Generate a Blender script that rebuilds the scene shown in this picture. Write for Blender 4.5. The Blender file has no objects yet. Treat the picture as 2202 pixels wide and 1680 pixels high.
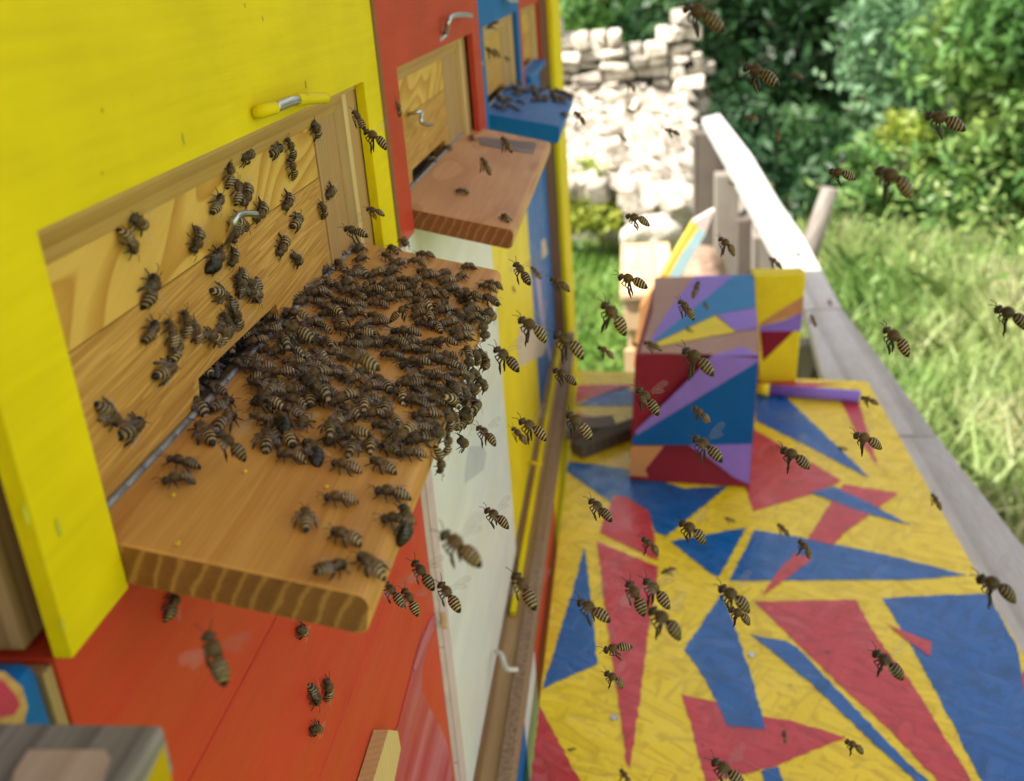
import bpy, bmesh, math, random
import numpy as np
from mathutils import Vector, Matrix
random.seed(7); rng = np.random.default_rng(7)
SC = bpy.context.scene
COL = SC.collection

# ---------------------------------------------------------------- camera
CAM_H = 1.65                                   # camera height over the ground, metres
RIGHT = Vector((.9917, .1037, -.0725)); UP = Vector((.0268, .3880, .9213)); FWD = Vector((-.1236, .9158, -.3820))
F = 2181.0; PU, PV = 1101.0, 840.0
CAMPOS = Vector((0, 0, CAM_H))
cd = bpy.data.cameras.new('camera'); cam = bpy.data.objects.new('camera', cd); COL.objects.link(cam)
m = Matrix((RIGHT, UP, -FWD)).transposed().to_4x4(); m.translation = CAMPOS
cam.matrix_world = m
cd.sensor_width = 36; cd.lens = 36*F/2202; cd.clip_start = .02; cd.clip_end = 500
cd.dof.use_dof = True; cd.dof.focus_distance = .50; cd.dof.aperture_fstop = 10.3
SC.camera = cam
# ---------------------------------------------------------------- world, sun, exposure
SUN_DIR = Vector((-.50, -.24, .83)).normalized()        # towards the sun
w = bpy.data.worlds.new('World'); SC.world = w; w.use_nodes = True
nt = w.node_tree; bg = nt.nodes['Background']
sky = nt.nodes.new('ShaderNodeTexSky'); sky.sky_type = 'NISHITA'; sky.sun_disc = False
sky.sun_elevation = math.asin(SUN_DIR.z); sky.sun_rotation = math.atan2(SUN_DIR.x, SUN_DIR.y)
hs = nt.nodes.new('ShaderNodeHueSaturation'); hs.inputs['Saturation'].default_value = .22      # sky colour drained of blue, standing in for white balance
vm = nt.nodes.new('ShaderNodeMix'); vm.data_type = 'RGBA'; vm.blend_type = 'MULTIPLY'; vm.inputs[0].default_value = 1; vm.inputs[7].default_value = (1.0, .93, .86, 1)
nt.links.new(sky.outputs[0], hs.inputs['Color']); nt.links.new(hs.outputs[0], vm.inputs[6]); nt.links.new(vm.outputs[2], bg.inputs[0]); bg.inputs[1].default_value = .15
sl = bpy.data.lights.new('sun', 'SUN'); sl.energy = 4.6; sl.angle = math.radians(.5); sl.color = (1, .95, .86)
so = bpy.data.objects.new('sun', sl); COL.objects.link(so)
so.rotation_euler = (-SUN_DIR).to_track_quat('-Z', 'Y').to_euler()
SC.view_settings.view_transform = 'Standard'; SC.view_settings.look = 'None'
SC.view_settings.exposure = 1.36; SC.view_settings.gamma = 1

# ---------------------------------------------------------------- picture point -> point on a real plane
def ray(u, v):
    return RIGHT*(u-PU) - UP*(v-PV) + FWD*F
def on_plane(u, v, p, n):
    r = ray(u, v); t = (Vector(p)-CAMPOS).dot(n)/r.dot(n); return CAMPOS + r*t
def on_x(u, v, X): return on_plane(u, v, (X, 0, 0), Vector((1, 0, 0)))
def on_y(u, v, Y): return on_plane(u, v, (0, Y, 0), Vector((0, 1, 0)))
def on_d(u, v, d): return on_plane(u, v, (0, 0, CAM_H-d), Vector((0, 0, 1)))   # d = metres below the camera
def D(d): return CAM_H - d

# ---------------------------------------------------------------- materials
def mat_new(name):
    mt = bpy.data.materials.new(name); mt.use_nodes = True
    n = mt.node_tree.nodes; b = n['Principled BSDF']
    return mt, mt.node_tree, b
class N:
    def __init__(s, nt): s.nt = nt
    def __call__(s, t, ins=None, **kw):
        n = s.nt.nodes.new(t)
        for k, v in kw.items(): setattr(n, k, v)
        for k, v in (ins or {}).items():
            if isinstance(v, bpy.types.NodeSocket): s.nt.links.new(v, n.inputs[k])
            else: n.inputs[k].default_value = v
        return n
def rgba(c): return (c[0], c[1], c[2], 1)
def ramp(N_, fac, stops, interp='LINEAR'):
    r = N_('ShaderNodeValToRGB', {0: fac}); cr = r.color_ramp; cr.interpolation = interp
    while len(cr.elements) < len(stops): cr.elements.new(.5)
    for e, (p, c) in zip(cr.elements, stops): e.position = p; e.color = rgba(c)
    return r.outputs[0]
def coords(N_, scale=(1, 1, 1), loc=(0, 0, 0), rot=(0, 0, 0)):
    tc = N_('ShaderNodeTexCoord')
    mp = N_('ShaderNodeMapping', {0: tc.outputs['Object']})
    mp.inputs['Location'].default_value = loc; mp.inputs['Scale'].default_value = scale; mp.inputs['Rotation'].default_value = rot
    return mp.outputs[0]
def noise(N_, vec, scale, detail=4, rough=.55, dist=0):
    return N_('ShaderNodeTexNoise', {'Vector': vec, 'Scale': scale, 'Detail': detail, 'Roughness': rough, 'Distortion': dist}).outputs['Fac']
def mix(N_, fac, a, b, mode='MIX'):
    n = N_('ShaderNodeMix', data_type='RGBA', blend_type=mode)
    for i, v in ((0, fac), (6, a), (7, b)):
        if isinstance(v, bpy.types.NodeSocket): N_.nt.links.new(v, n.inputs[i])
        else: n.inputs[i].default_value = v if i == 0 else rgba(v)
    return n.outputs[2]
def bump(N_, h, strength, dist, bs):
    b = N_('ShaderNodeBump', {'Height': h, 'Strength': strength, 'Distance': dist}); N_.nt.links.new(b.outputs[0], bs.inputs['Normal'])

def wood(name, light, dark, period=.005, center=(0, 0, 0), along='Y', stretch=.05, dist=2.5, dscale=1.2, rough=.5, streak=.35, warm=None, saw='SAW', patch=.25):
    mt, t, b = mat_new(name); n = N(t)
    sc = {'Y': (1, stretch, 1), 'X': (stretch, 1, 1), 'Z': (1, 1, stretch)}[along]
    loc = tuple(-c*s for c, s in zip(center, sc))
    v = coords(n, sc, loc)
    wv = n('ShaderNodeTexWave', {'Vector': v, 'Scale': 2*math.pi/(20*period), 'Distortion': dist, 'Detail': 3, 'Detail Scale': dscale*20/(2*math.pi/(20*period)), 'Detail Roughness': .5},
           wave_type='RINGS', rings_direction=along, wave_profile=saw)
    c = ramp(n, wv.outputs['Fac'], [(0, light), (.55, [l*.75+d*.25 for l, d in zip(light, dark)]), (.88, dark), (1, light)])
    sc2 = {'Y': (1, .03, 1), 'X': (.03, 1, 1), 'Z': (1, 1, .03)}[along]
    v2 = coords(n, sc2)
    f = noise(n, v2, 900, 3); f2 = noise(n, v2, 150, 3)
    c = mix(n, streak, c, ramp(n, f, [(.3, (.35, .3, .25)), (.65, (1, 1, 1))]), 'MULTIPLY')
    c = mix(n, patch, c, ramp(n, f2, [(.3, dark), (.7, light)]))
    big = noise(n, coords(n), 9, 2)
    c = mix(n, .35, c, ramp(n, big, [(.3, (.7, .6, .5)), (.7, (1, 1, 1))]), 'MULTIPLY')
    if warm: c = mix(n, .5, c, warm, 'MULTIPLY')
    t.links.new(c, b.inputs['Base Color']); b.inputs['Roughness'].default_value = rough
    bump(n, f, .25, .0006, b)
    return mt

def figure(name, light, dark, bands=7, scale=25, stretch=.15, tilt=0.0, edge=.6, fine=.3, rough=.45, red=None, contrast=1.0, axis='X'):
    """flat-sawn wood: growth rings cut as contour lines of a stretched field, plus fine pores along the grain"""
    mt, t, b = mat_new(name); n = N(t)
    tc = n('ShaderNodeTexCoord')
    ro = n('ShaderNodeVectorRotate', {'Vector': tc.outputs['Object'], 'Angle': tilt}, rotation_type='X_AXIS')
    mp = n('ShaderNodeMapping', {0: ro.outputs[0]}); mp.inputs['Scale'].default_value = (1, stretch, 1)
    f = noise(n, mp.outputs[0], scale, 1.2, .4)
    k = n('ShaderNodeMath', {0: f, 1: float(bands)}, operation='MULTIPLY'); fr = n('ShaderNodeMath', {0: k.outputs[0]}, operation='FRACT')
    mid = [l*.5+d*.5 for l, d in zip(light, dark)]
    c = ramp(n, fr.outputs[0], [(0, light), (edge*.6, light), (edge, mid), (.93, dark), (1, light)])
    mp2 = n('ShaderNodeMapping', {0: ro.outputs[0]}); mp2.inputs['Scale'].default_value = (1, .022, 1)
    g = noise(n, mp2.outputs[0], 1100, 3); g2 = noise(n, mp2.outputs[0], 240, 4, .65)
    c = mix(n, fine, c, ramp(n, g, [(.32, (.42, .33, .22)), (.6, (1, 1, 1))]), 'MULTIPLY')
    c = mix(n, fine, c, ramp(n, g2, [(.35, dark), (.62, light)]))
    c = mix(n, .4, c, ramp(n, noise(n, tc.outputs['Object'], 11, 3), [(.3, (.72, .62, .5)), (.7, (1, 1, 1))]), 'MULTIPLY')
    t.links.new(c, b.inputs['Base Color']); b.inputs['Roughness'].default_value = rough; b.inputs['Specular IOR Level'].default_value = .3
    bump(n, g, .3, .0005, b); return mt
def end_grain(name, base, line, period, center):
    mt, t, b = mat_new(name); n = N(t)
    v = coords(n, (1, .3, 1), (-center[0], -center[1]*.3, -center[2]))
    wv = n('ShaderNodeTexWave', {'Vector': v, 'Scale': 2*math.pi/(20*period), 'Distortion': 3.4, 'Detail': 3, 'Detail Scale': 1.1, 'Detail Roughness': .6}, wave_type='RINGS', rings_direction='Y', wave_profile='SAW')
    c = ramp(n, wv.outputs['Fac'], [(0, [x*.85 for x in base]), (.60, base), (.74, line), (.84, line), (.92, base)])
    c = mix(n, .45, c, ramp(n, noise(n, coords(n), 1300, 3, .7), [(.35, (.45, .4, .35)), (.62, (1, 1, 1))]), 'MULTIPLY')
    c = mix(n, .5, c, ramp(n, noise(n, coords(n), 70, 4, .6), [(.35, (.7, .62, .55)), (.65, (1, 1, 1))]), 'MULTIPLY')
    t.links.new(c, b.inputs['Base Color']); b.inputs['Roughness'].default_value = .55; b.inputs['Specular IOR Level'].default_value = .3; return mt

def paint(name, col, col2=None, rough=.42, grain='Y', speck=.0, wear=None, wear_at=.72, bumpd=.0006, gs=220, spec=.15):
    mt, t, b = mat_new(name); n = N(t)
    sc = {'Y': (1, .06, 1), 'Z': (1, 1, .06), 'N': (1, 1, 1)}[grain]
    f = noise(n, coords(n, sc), gs, 3)
    g = noise(n, coords(n), 14, 3)
    c = mix(n, 1, col, ramp(n, g, [(.32, (.86, .86, .86)), (.68, (1, 1, 1))]), 'MULTIPLY')
    if col2: c = mix(n, ramp(n, noise(n, coords(n, sc), 30, 3), [(.42, (0, 0, 0)), (.62, (1, 1, 1))]), c, col2)
    if wear:
        wm = ramp(n, noise(n, coords(n), 60, 6, .7), [(wear_at, (0, 0, 0)), (wear_at+.03, (1, 1, 1))])
        c = mix(n, wm, c, wear)
    sp = ramp(n, noise(n, coords(n), 130, 2), [(.745, (1, 1, 1)), (.77, (.40, .33, .14))])
    c = mix(n, speck, c, sp, 'MULTIPLY')
    c = mix(n, .5, c, ramp(n, f, [(.3, (.86, .84, .8)), (.6, (1, 1, 1))]), 'MULTIPLY')
    t.links.new(c, b.inputs['Base Color']); b.inputs['Roughness'].default_value = rough; b.inputs['Specular IOR Level'].default_value = spec
    bump(n, f, .6, bumpd, b)
    return mt

def osb(name, col, scuff=.35):
    """gloss paint over strand board: overlapping flat strands show in relief, rubbed pale on their raised edges"""
    mt, t, b = mat_new(name); n = N(t); v = coords(n)
    def layer(ang, sc, seed):
        ro = n('ShaderNodeVectorRotate', {'Vector': v, 'Angle': ang}, rotation_type='Z_AXIS')
        mp = n('ShaderNodeMapping', {0: ro.outputs[0]}); mp.inputs['Scale'].default_value = (sc, sc*.17, sc*.001); mp.inputs['Location'].default_value = (seed, seed*2, 0)
        w_ = n('ShaderNodeTexNoise', {'Vector': mp.outputs[0], 'Scale': 1.3, 'Detail': 2}); 
        ad = n('ShaderNodeMix', data_type='VECTOR'); ad.inputs[0].default_value = .12; t.links.new(mp.outputs[0], ad.inputs[4]); t.links.new(w_.outputs['Color'], ad.inputs[5])
        vo = n('ShaderNodeTexVoronoi', {'Vector': ad.outputs[1], 'Scale': 1.0}); ed = n('ShaderNodeTexVoronoi', {'Vector': ad.outputs[1], 'Scale': 1.0}, feature='DISTANCE_TO_EDGE')
        sp = n('ShaderNodeSeparateColor', {0: vo.outputs['Color']}); return sp.outputs[0], ed.outputs[0]
    a1, e1 = layer(.5, 75, 3.1); a2, e2 = layer(-.9, 60, 7.7); a3, e3 = layer(1.9, 85, 1.3)
    m1 = ramp(n, noise(n, v, 24, 2), [(.47, (0, 0, 0)), (.50, (1, 1, 1))]); m2 = ramp(n, noise(n, coords(n, loc=(5, 5, 0)), 26, 2), [(.54, (0, 0, 0)), (.57, (1, 1, 1))])
    def sel(f, x, y):
        q = n('ShaderNodeMix', data_type='FLOAT'); t.links.new(f, q.inputs[0]); t.links.new(x, q.inputs[2]); t.links.new(y, q.inputs[3]); return q.outputs[0]
    cell = sel(m2, sel(m1, a1, a2), a3); edge = sel(m2, sel(m1, e1, e2), e3)
    tone = ramp(n, cell, [(0, (.84, .82, .80)), (.5, (.95, .95, .95)), (1, (1, 1, 1))])
    c = mix(n, .8, col, tone, 'MULTIPLY')
    line = ramp(n, edge, [(0, (.55, .5, .45)), (.10, (1, 1, 1))])
    c = mix(n, .55, c, line, 'MULTIPLY')
    pale = [min(1, x*.70+.18) for x in col]
    big = ramp(n, noise(n, v, 7, 4, .6), [(.40, (0, 0, 0)), (.66, (1, 1, 1))])
    fl = ramp(n, cell, [(.45, (0, 0, 0)), (1, (1, 1, 1))])
    mu = n('ShaderNodeMath', {0: big, 1: fl}, operation='MULTIPLY'); mu2 = n('ShaderNodeMath', {0: mu.outputs[0], 1: scuff}, operation='MULTIPLY')
    c = mix(n, mu2.outputs[0], c, pale)
    fine = noise(n, v, 160, 4, .7)
    c = mix(n, .22, c, ramp(n, fine, [(.35, (.66, .62, .55)), (.6, (1, 1, 1))]), 'MULTIPLY')
    sc_ = ramp(n, noise(n, coords(n, (1, .25, 1), rot=(0, 0, .7)), 120, 3, .7), [(.62, (0, 0, 0)), (.70, (1, 1, 1))])
    f3 = n('ShaderNodeMath', {0: sc_, 1: scuff*.7}, operation='MULTIPLY'); c = mix(n, f3.outputs[0], c, pale)
    spot = ramp(n, noise(n, v, 85, 2), [(.73, (1, 1, 1)), (.76, (.18, .14, .08))])
    c = mix(n, .85, c, spot, 'MULTIPLY')
    t.links.new(c, b.inputs['Base Color'])
    t.links.new(ramp(n, noise(n, v, 30, 3), [(.3, (.16,)*3), (.7, (.40,)*3)]), b.inputs['Roughness'])
    h = n('ShaderNodeMath', {0: cell, 1: ramp(n, edge, [(0, (0, 0, 0)), (.12, (1, 1, 1))])}, operation='MULTIPLY')
    bump(n, h.outputs[0], .30, .0009, b)
    return mt

def plain(name, col, rough=.5, metal=0, nscale=60, var=.3, bd=.0):
    mt, t, b = mat_new(name); n = N(t)
    g = noise(n, coords(n), nscale, 4)
    c = mix(n, 1, col, ramp(n, g, [(.3, (1-var,)*3), (.7, (1, 1, 1))]), 'MULTIPLY')
    t.links.new(c, b.inputs['Base Color']); b.inputs['Roughness'].default_value = rough; b.inputs['Metallic'].default_value = metal
    if bd: bump(n, g, .6, bd, b)
    return mt

M = {}
YB = (.76, .60, .000)
M['yellow'] = paint('yellow_paint', YB, rough=.6, speck=.7)
M['yellow2'] = paint('warm_yellow_paint', (.80, .62, .012), rough=.42, speck=.2, wear=(.9, .82, .55), wear_at=.7)
M['red'] = paint('red_paint', (.50, .050, .022), rough=.4, speck=.3)
M['red_low'] = paint('orange_red_paint', (.56, .05, .022), col2=(.50, .062, .020), rough=.42, speck=.2)
M['white'] = paint('white_paint', (.72, .74, .69), col2=(.62, .65, .64), rough=.35, gs=26, speck=.3, bumpd=.003)
M['blue'] = paint('blue_paint', (.004, .13, .40), rough=.42, speck=.2)
M['blue_low'] = paint('chipped_blue_paint', (.01, .13, .42), rough=.45, wear=(.5, .45, .5), wear_at=.60)
M['plate'] = figure('pine_wood', (.68, .43, .09), (.47, .225, .03), bands=12, scale=17, stretch=.28, tilt=math.radians(-24), edge=.55, fine=.10, rough=.4)
M['strip'] = figure('straight_grain_wood', (.64, .37, .09), (.38, .17, .03), bands=5, scale=340, stretch=.03, tilt=math.radians(-4), edge=.4, fine=.35)
M['board'] = figure('cherry_wood', (.64, .335, .08), (.51, .22, .042), bands=6, scale=42, stretch=.06, edge=.5, fine=.35)
M['board_end'] = end_grain('cherry_end_grain', (.25, .098, .016), (.40, .195, .042), .0064, (.02, 0, 1.40))
M['board2'] = figure('reddish_wood', (.60, .32, .13), (.48, .21, .07), bands=5, scale=26, stretch=.2, edge=.5, fine=.3)
M['board2_end'] = end_grain('reddish_end_grain', (.27, .095, .03), (.38, .16, .06), .0062, (.03, 0, 1.38))
M['rail'] = wood('trim_wood', (.60, .37, .11), (.44, .24, .06), period=.006, center=(-.3, 0, 1.8), stretch=.05, streak=.3)
M['stile'] = wood('stile_wood', (.48, .29, .11), (.33, .17, .05), period=.004, center=(-.4, .3, 0), along='Z', stretch=.04, streak=.35)
M['stile_light'] = wood('pale_wood', (.66, .50, .22), (.55, .38, .14), period=.005, along='Z', stretch=.04, streak=.2)
M['raw'] = wood('raw_end_wood', (.42, .28, .12), (.24, .14, .05), period=.007, center=(-.3, 0, 0), along='Z', stretch=.04)
M['brown'] = wood('brown_post_wood', (.33, .18, .09), (.17, .08, .035), period=.006, along='Z', stretch=.04, streak=.4)
M['sill'] = wood('sill_wood', (.52, .34, .15), (.36, .20, .07), period=.006, center=(-.3, 0, .4), stretch=.04)
M['chip'] = plain('chipboard', (.33, .21, .12), .8, 0, 220, .55, .001)
M['grey'] = wood('weathered_wood', (.62, .62, .64), (.40, .395, .39), period=.011, center=(.6, 0, -.2), stretch=.03, streak=.55, rough=.75)
M['greydark'] = wood('dark_weathered_wood', (.16, .13, .11), (.07, .055, .045), period=.01, along='Z', stretch=.04, streak=.5, rough=.8)
M['greypost'] = wood('grey_post_wood', (.30, .27, .24), (.15, .13, .115), period=.01, along='Z', stretch=.04, streak=.5, rough=.75)
M['steel'] = plain('zinc_steel', (.55, .58, .58), .28, 1, 90, .25)
M['pin'] = plain('grey_steel_pin', (.30, .30, .30), .5, .35, 300, .4)
M['dark'] = plain('painted_slot_shade', (.02, .015, .01), .9)  # near-black colour in place of the shade inside the hive
M['whitemetal'] = plain('white_painted_wire', (.62, .62, .57), .45)

# ---------------------------------------------------------------- objects
def empty(name, loc, label=None, cat=None, group=None, kind=None):
    o = bpy.data.objects.new(name, None); o.empty_display_size = .02; COL.objects.link(o); o.location = loc
    return tag(o, label, cat, group, kind)
def tag(o, label=None, cat=None, group=None, kind=None):
    if label: o['label'] = label
    if cat: o['category'] = cat
    if group: o['group'] = group
    if kind: o['kind'] = kind
    return o
def root_of(p):
    v = Vector((0, 0, 0))
    while p: v += p.location; p = p.parent
    return v
def link(name, me, mats, parent=None, smooth=False):
    o = bpy.data.objects.new(name, me); COL.objects.link(o)
    for x in (mats if isinstance(mats, (list, tuple)) else [mats]): me.materials.append(x)
    if parent: o.parent = parent; o.location = -root_of(parent)
    if smooth: me.polygons.foreach_set('use_smooth', [True]*len(me.polygons))
    return o
def bm_obj(name, bm, mats, parent=None, smooth=False):
    bmesh.ops.recalc_face_normals(bm, faces=bm.faces)
    me = bpy.data.meshes.new(name); bm.to_mesh(me); bm.free(); return link(name, me, mats, parent, smooth)
def add_hexa(bm, c, bev=0, seg=2, mi=0):
    """c: 8 corners, bottom ring then top ring"""
    vs = [bm.verts.new(p) for p in c]
    fs = [bm.faces.new([vs[i] for i in f]) for f in ((3, 2, 1, 0), (4, 5, 6, 7), (0, 1, 5, 4), (1, 2, 6, 5), (2, 3, 7, 6), (3, 0, 4, 7))]
    for f in fs: f.material_index = mi
    if bev:
        es = list({e for f in fs for e in f.edges})
        bmesh.ops.bevel(bm, geom=es, offset=bev, segments=seg, affect='EDGES', profile=.5)
def add_box(bm, x0, x1, y0, y1, z0, z1, bev=0, seg=2, mi=0):
    add_hexa(bm, [(x0, y0, z0), (x1, y0, z0), (x1, y1, z0), (x0, y1, z0), (x0, y0, z1), (x1, y0, z1), (x1, y1, z1), (x0, y1, z1)], bev, seg, mi)
def box(name, x0, x1, y0, y1, z0, z1, mt, parent=None, bev=.0006, seg=2):
    bm = bmesh.new(); add_box(bm, x0, x1, y0, y1, z0, z1, bev, seg); return bm_obj(name, bm, mt, parent)
def extrude_y(name, prof, y0, y1, mt, parent=None, bev=0):
    """prof: list of (x,z) outline; straight extrusion along y"""
    bm = bmesh.new(); a = [bm.verts.new((x, y0, z)) for x, z in prof]; b = [bm.verts.new((x, y1, z)) for x, z in prof]
    k = len(prof); bm.faces.new(a); bm.faces.new(b[::-1])
    for i in range(k): bm.faces.new((a[i], a[(i+1) % k], b[(i+1) % k], b[i]))
    if bev:
        es = [e for e in bm.edges if abs(e.verts[0].co.y-e.verts[1].co.y) < 1e-6]
        bmesh.ops.bevel(bm, geom=es, offset=bev, segments=2, affect='EDGES')
    return bm_obj(name, bm, mt, parent)
def tube_into(bm, pts, rad, seg=8, mi=0, caps=True, flat=1.0):
    pts = [Vector(p) for p in pts]; rs = rad if isinstance(rad, (list, tuple)) else [rad]*len(pts)
    prev = None; rings = []
    ref = Vector((0, 0, 1))
    for i, p in enumerate(pts):
        t = (pts[min(i+1, len(pts)-1)]-pts[max(i-1, 0)]).normalized()
        if prev is None:
            a = t.cross(ref)
            if a.length < .1: a = t.cross(Vector((1, 0, 0)))
            a.normalize()
        else:
            a = (prev - t*prev.dot(t)).normalized()
        prev = a; b = t.cross(a)
        rings.append([bm.verts.new(p+(a*math.cos(2*math.pi*k/seg)*flat+b*math.sin(2*math.pi*k/seg))*rs[i]) for k in range(seg)])
    for r0, r1 in zip(rings, rings[1:]):
        for k in range(seg):
            f = bm.faces.new((r0[k], r0[(k+1) % seg], r1[(k+1) % seg], r1[k])); f.material_index = mi; f.smooth = True
    if caps:
        for r in (rings[0][::-1], rings[-1]):
            f = bm.faces.new(r); f.material_index = mi
def smooth_path(pts, n=6):
    P = [Vector(p) for p in pts]; out = []
    for i in range(len(P)-1):
        p0, p1, p2, p3 = P[max(i-1, 0)], P[i], P[i+1], P[min(i+2, len(P)-1)]
        for k in range(n):
            t = k/n
            out.append(.5*((2*p1)+(-p0+p2)*t+(2*p0-5*p1+4*p2-p3)*t*t+(-p0+3*p1-3*p2+p3)*t**3))
    out.append(P[-1]); return out
def tube(name, pts, rad, mt, parent=None, seg=10, smooth_n=6):
    bm = bmesh.new(); P = smooth_path(pts, smooth_n) if smooth_n else pts
    if isinstance(rad, (list, tuple)): rad = list(np.interp(np.linspace(0, len(rad)-1, len(P)), range(len(rad)), rad))
    tube_into(bm, P, rad, seg); return bm_obj(name, bm, mt, parent)
# ================================================================ THE BEE HOUSE
XW = -.1605          # front plane of the upper hive fronts
XL = -.166           # front plane of the lower hive fronts
XP = -.1735          # face of the entrance boards
HD = .150            # hinge line, metres below the camera

house = empty('bee_house', (-.8, 1, 0), 'wooden bee house carrying the painted hives, its corner post brown and yellow', 'bee house')
# body behind the hives, floor, end wall, unseen shade overhang
bm = bmesh.new()
add_box(bm, -1.60, -.46, -.9, 2.06, .35, CAM_H+.95)
bm_obj('wall', bm, M['brown'], house)
box('floor', -1.60, -.130, -.9, 2.06, .30, .345, M['brown'], house)
bm = bmesh.new(); add_hexa(bm, [(-1.9, -1.1, CAM_H+1.10), (.30, -1.1, CAM_H+.92), (.30, 1.86, CAM_H+.92), (-1.9, 1.86, CAM_H+1.10),
     (-1.9, -1.1, CAM_H+1.14), (.30, -1.1, CAM_H+.96), (.30, 1.86, CAM_H+.96), (-1.9, 1.86, CAM_H+1.14)])
bm_obj('shade_roof', bm, M['greydark'], house)  # unseen overhang, put in and sized to cast the shade over the deck
# corner post: brown towards the camera, yellow board on its outer side
box('corner_post', -.20, -.147, 1.965, 2.06, .35, CAM_H+.9, M['brown'], house)
box('corner_board', -.1468, -.138, 1.962, 2.20, .35, CAM_H+.9, M['yellow'], house)
for y in (-.6, 1.9):
    for x in (-1.4, -.3): box('leg', x-.05, x+.05, y-.05, y+.05, 0, .30, M['brown'], house)

def board_pts(y0, y1, hd, xo, do, thick):
    """landing board from the hinge (XP+.001) out to xo, dropping to depth do"""
    x0 = XP+.0012; return [(x0, D(hd)-thick), (xo-.003, D(do)-thick), (xo, D(do)), (x0, D(hd))]
def landing_board(y0, y1, hd, xo, do, thick, mt, parent, round_=.0045):
    p = board_pts(y0, y1, hd, xo, do, thick)
    bm = bmesh.new()
    c = [(x, y, z) for (x, z) in (p[0], p[1]) for y in (y0,)]
    co = [(p[0][0], y0, p[0][1]), (p[1][0], y0, p[1][1]), (p[1][0], y1, p[1][1]), (p[0][0], y1, p[0][1]),
          (p[3][0], y0, p[3][1]), (p[2][0], y0, p[2][1]), (p[2][0], y1, p[2][1]), (p[3][0], y1, p[3][1])]
    add_hexa(bm, co)
    bm.edges.ensure_lookup_table()
    outer = [e for e in bm.edges if all(v.co.x > xo-.01 for v in e.verts) and abs(e.verts[0].co.y-e.verts[1].co.y) > .01]
    r = bmesh.ops.bevel(bm, geom=outer, offset=round_, segments=4, affect='EDGES', profile=.5)
    rest = [e for e in bm.edges if abs(e.verts[0].co.y-e.verts[1].co.y) < 1e-5]
    bmesh.ops.bevel(bm, geom=rest, offset=.0007, segments=1, affect='EDGES')
    if isinstance(mt, tuple):
        bm.normal_update()
        for f in bm.faces: f.material_index = 1 if abs(f.normal.y) > .9 else 0
    return bm_obj('landing_board', bm, list(mt) if isinstance(mt, tuple) else mt, parent)

def hive(y0, y1, oy0, oy1, mt, label, board_mt, xo, do, hook=True, by=None, thick=.0145, xf=XW, sw=.075):
    t = empty('beehive', (-.3, (y0+y1)/2, D(.20)), label, 'beehive')
    top = CAM_H+.30; ot = D(.0558); bt = D(.1699)
    # painted front with its opening: one frame-shaped mesh
    bm = bmesh.new()
    for (a, b_, z0, z1) in ((y0, y1, ot, top), (y0, oy0, bt, ot-.00001), (oy1, y1, bt, ot-.00001)):
        add_box(bm, xf-.0055, xf, a, b_, z0, z1)
    bmesh.ops.remove_doubles(bm, verts=bm.verts, dist=.0001)
    bm_obj('front_panel', bm, mt, t)
    bm = bmesh.new(); add_box(bm, -.455, xf-.0145, y0+.001, y0+.018, bt+.002, top-.002); add_box(bm, -.455, xf-.0145, y1-.018, y1-.001, bt+.002, top-.002)
    add_box(bm, -.455, xf-.0145, y0+.018, y1-.018, bt+.002, bt+.012); bm_obj('side_wall', bm, M['raw'], t)
    # entrance board: pine above, straight-grained strip below
    zt = ot + .012
    hz = D(HD)
    jz = D(.0985)
    fwd = XP
    bm = bmesh.new(); add_box(bm, fwd-.012, fwd, oy0-.012, oy1-sw, jz, zt); bm_obj('entrance_board', bm, M['plate'], t)
    return t, fwd, hz, jz, zt, ot

def dress_hive(h, oy0, oy1, board_mt, xo, do, by0, by1, notch, thick=.0145, hook_y=None, sw=.075):
    t, fwd, hz, jz, zt, ot = h
    # lower strip with the entrance slot cut into its bottom edge
    a, b_ = notch
    prof = [(oy0-.012, jz-.0004), (oy1-sw, jz-.0004), (oy1-sw, hz-.010), (b_+.004, hz-.010), (b_, hz+.009), (a+.006, hz+.0095), (a, hz-.010), (oy0-.012, hz-.010)]
    bm = bmesh.new()
    f0 = [bm.verts.new((fwd-.012, y, z)) for y, z in prof]; f1 = [bm.verts.new((fwd+.0002, y, z)) for y, z in prof]
    bm.faces.new(f0); bm.faces.new(f1[::-1])
    for i in range(len(prof)): bm.faces.new((f0[i], f0[(i+1) % len(prof)], f1[(i+1) % len(prof)], f1[i]))
    bm_obj('entrance_strip', bm, M['strip'], t)
    box('slot_shade_block', fwd-.05, fwd-.0125, oy0-.01, oy1-.02, hz-.010, hz+.03, M['dark'], t, 0)  # near-black block painted as the shade behind the slot
    # top rail with a bevel under it
    x1 = XW-.0195
    x1 = XW-.0057
    extrude_y('top_rail', [(fwd+.0003, ot+.012), (x1, ot+.012), (x1, ot-.0035), (x1-.002, ot-.0065), (fwd+.0003, ot-.0150)], oy0-.012, oy1+.01, M['rail'], t)
    # stiles at the far side
    box('stile', fwd-.012, fwd+.0012, oy1-sw+.0005, oy1-.031, hz-.012, ot-.002, M['stile'], t, .0008)
    box('bead', fwd-.012, fwd+.0070, oy1-.0305, oy1-.0225, hz-.012, ot-.001, M['stile_light'], t, .0006)
    box('stile', fwd-.012, fwd+.0066, oy1-.0220, oy1+.012, hz-.012, ot-.0005, M['stile'], t, .0006)
    lb = landing_board(by0, by1, HD+.001, xo, do, thick, board_mt, t)
    # hinge pin in its groove
    bm = bmesh.new()
    n = 26; ya = by0+.003; L = (by1-by0-.006)/n
    for k in range(n):
        tube_into(bm, [(fwd+.0015, ya+L*k+.00012, hz-.0006), (fwd+.0015, ya+L*(k+1)-.00012, hz-.0006)], .0014, 10)
    bm_obj('hinge_pin', bm, M['pin'], lb)
    if hook_y:
        tube('hook', hook_y, .0013, M['steel'], t)
    return t

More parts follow.
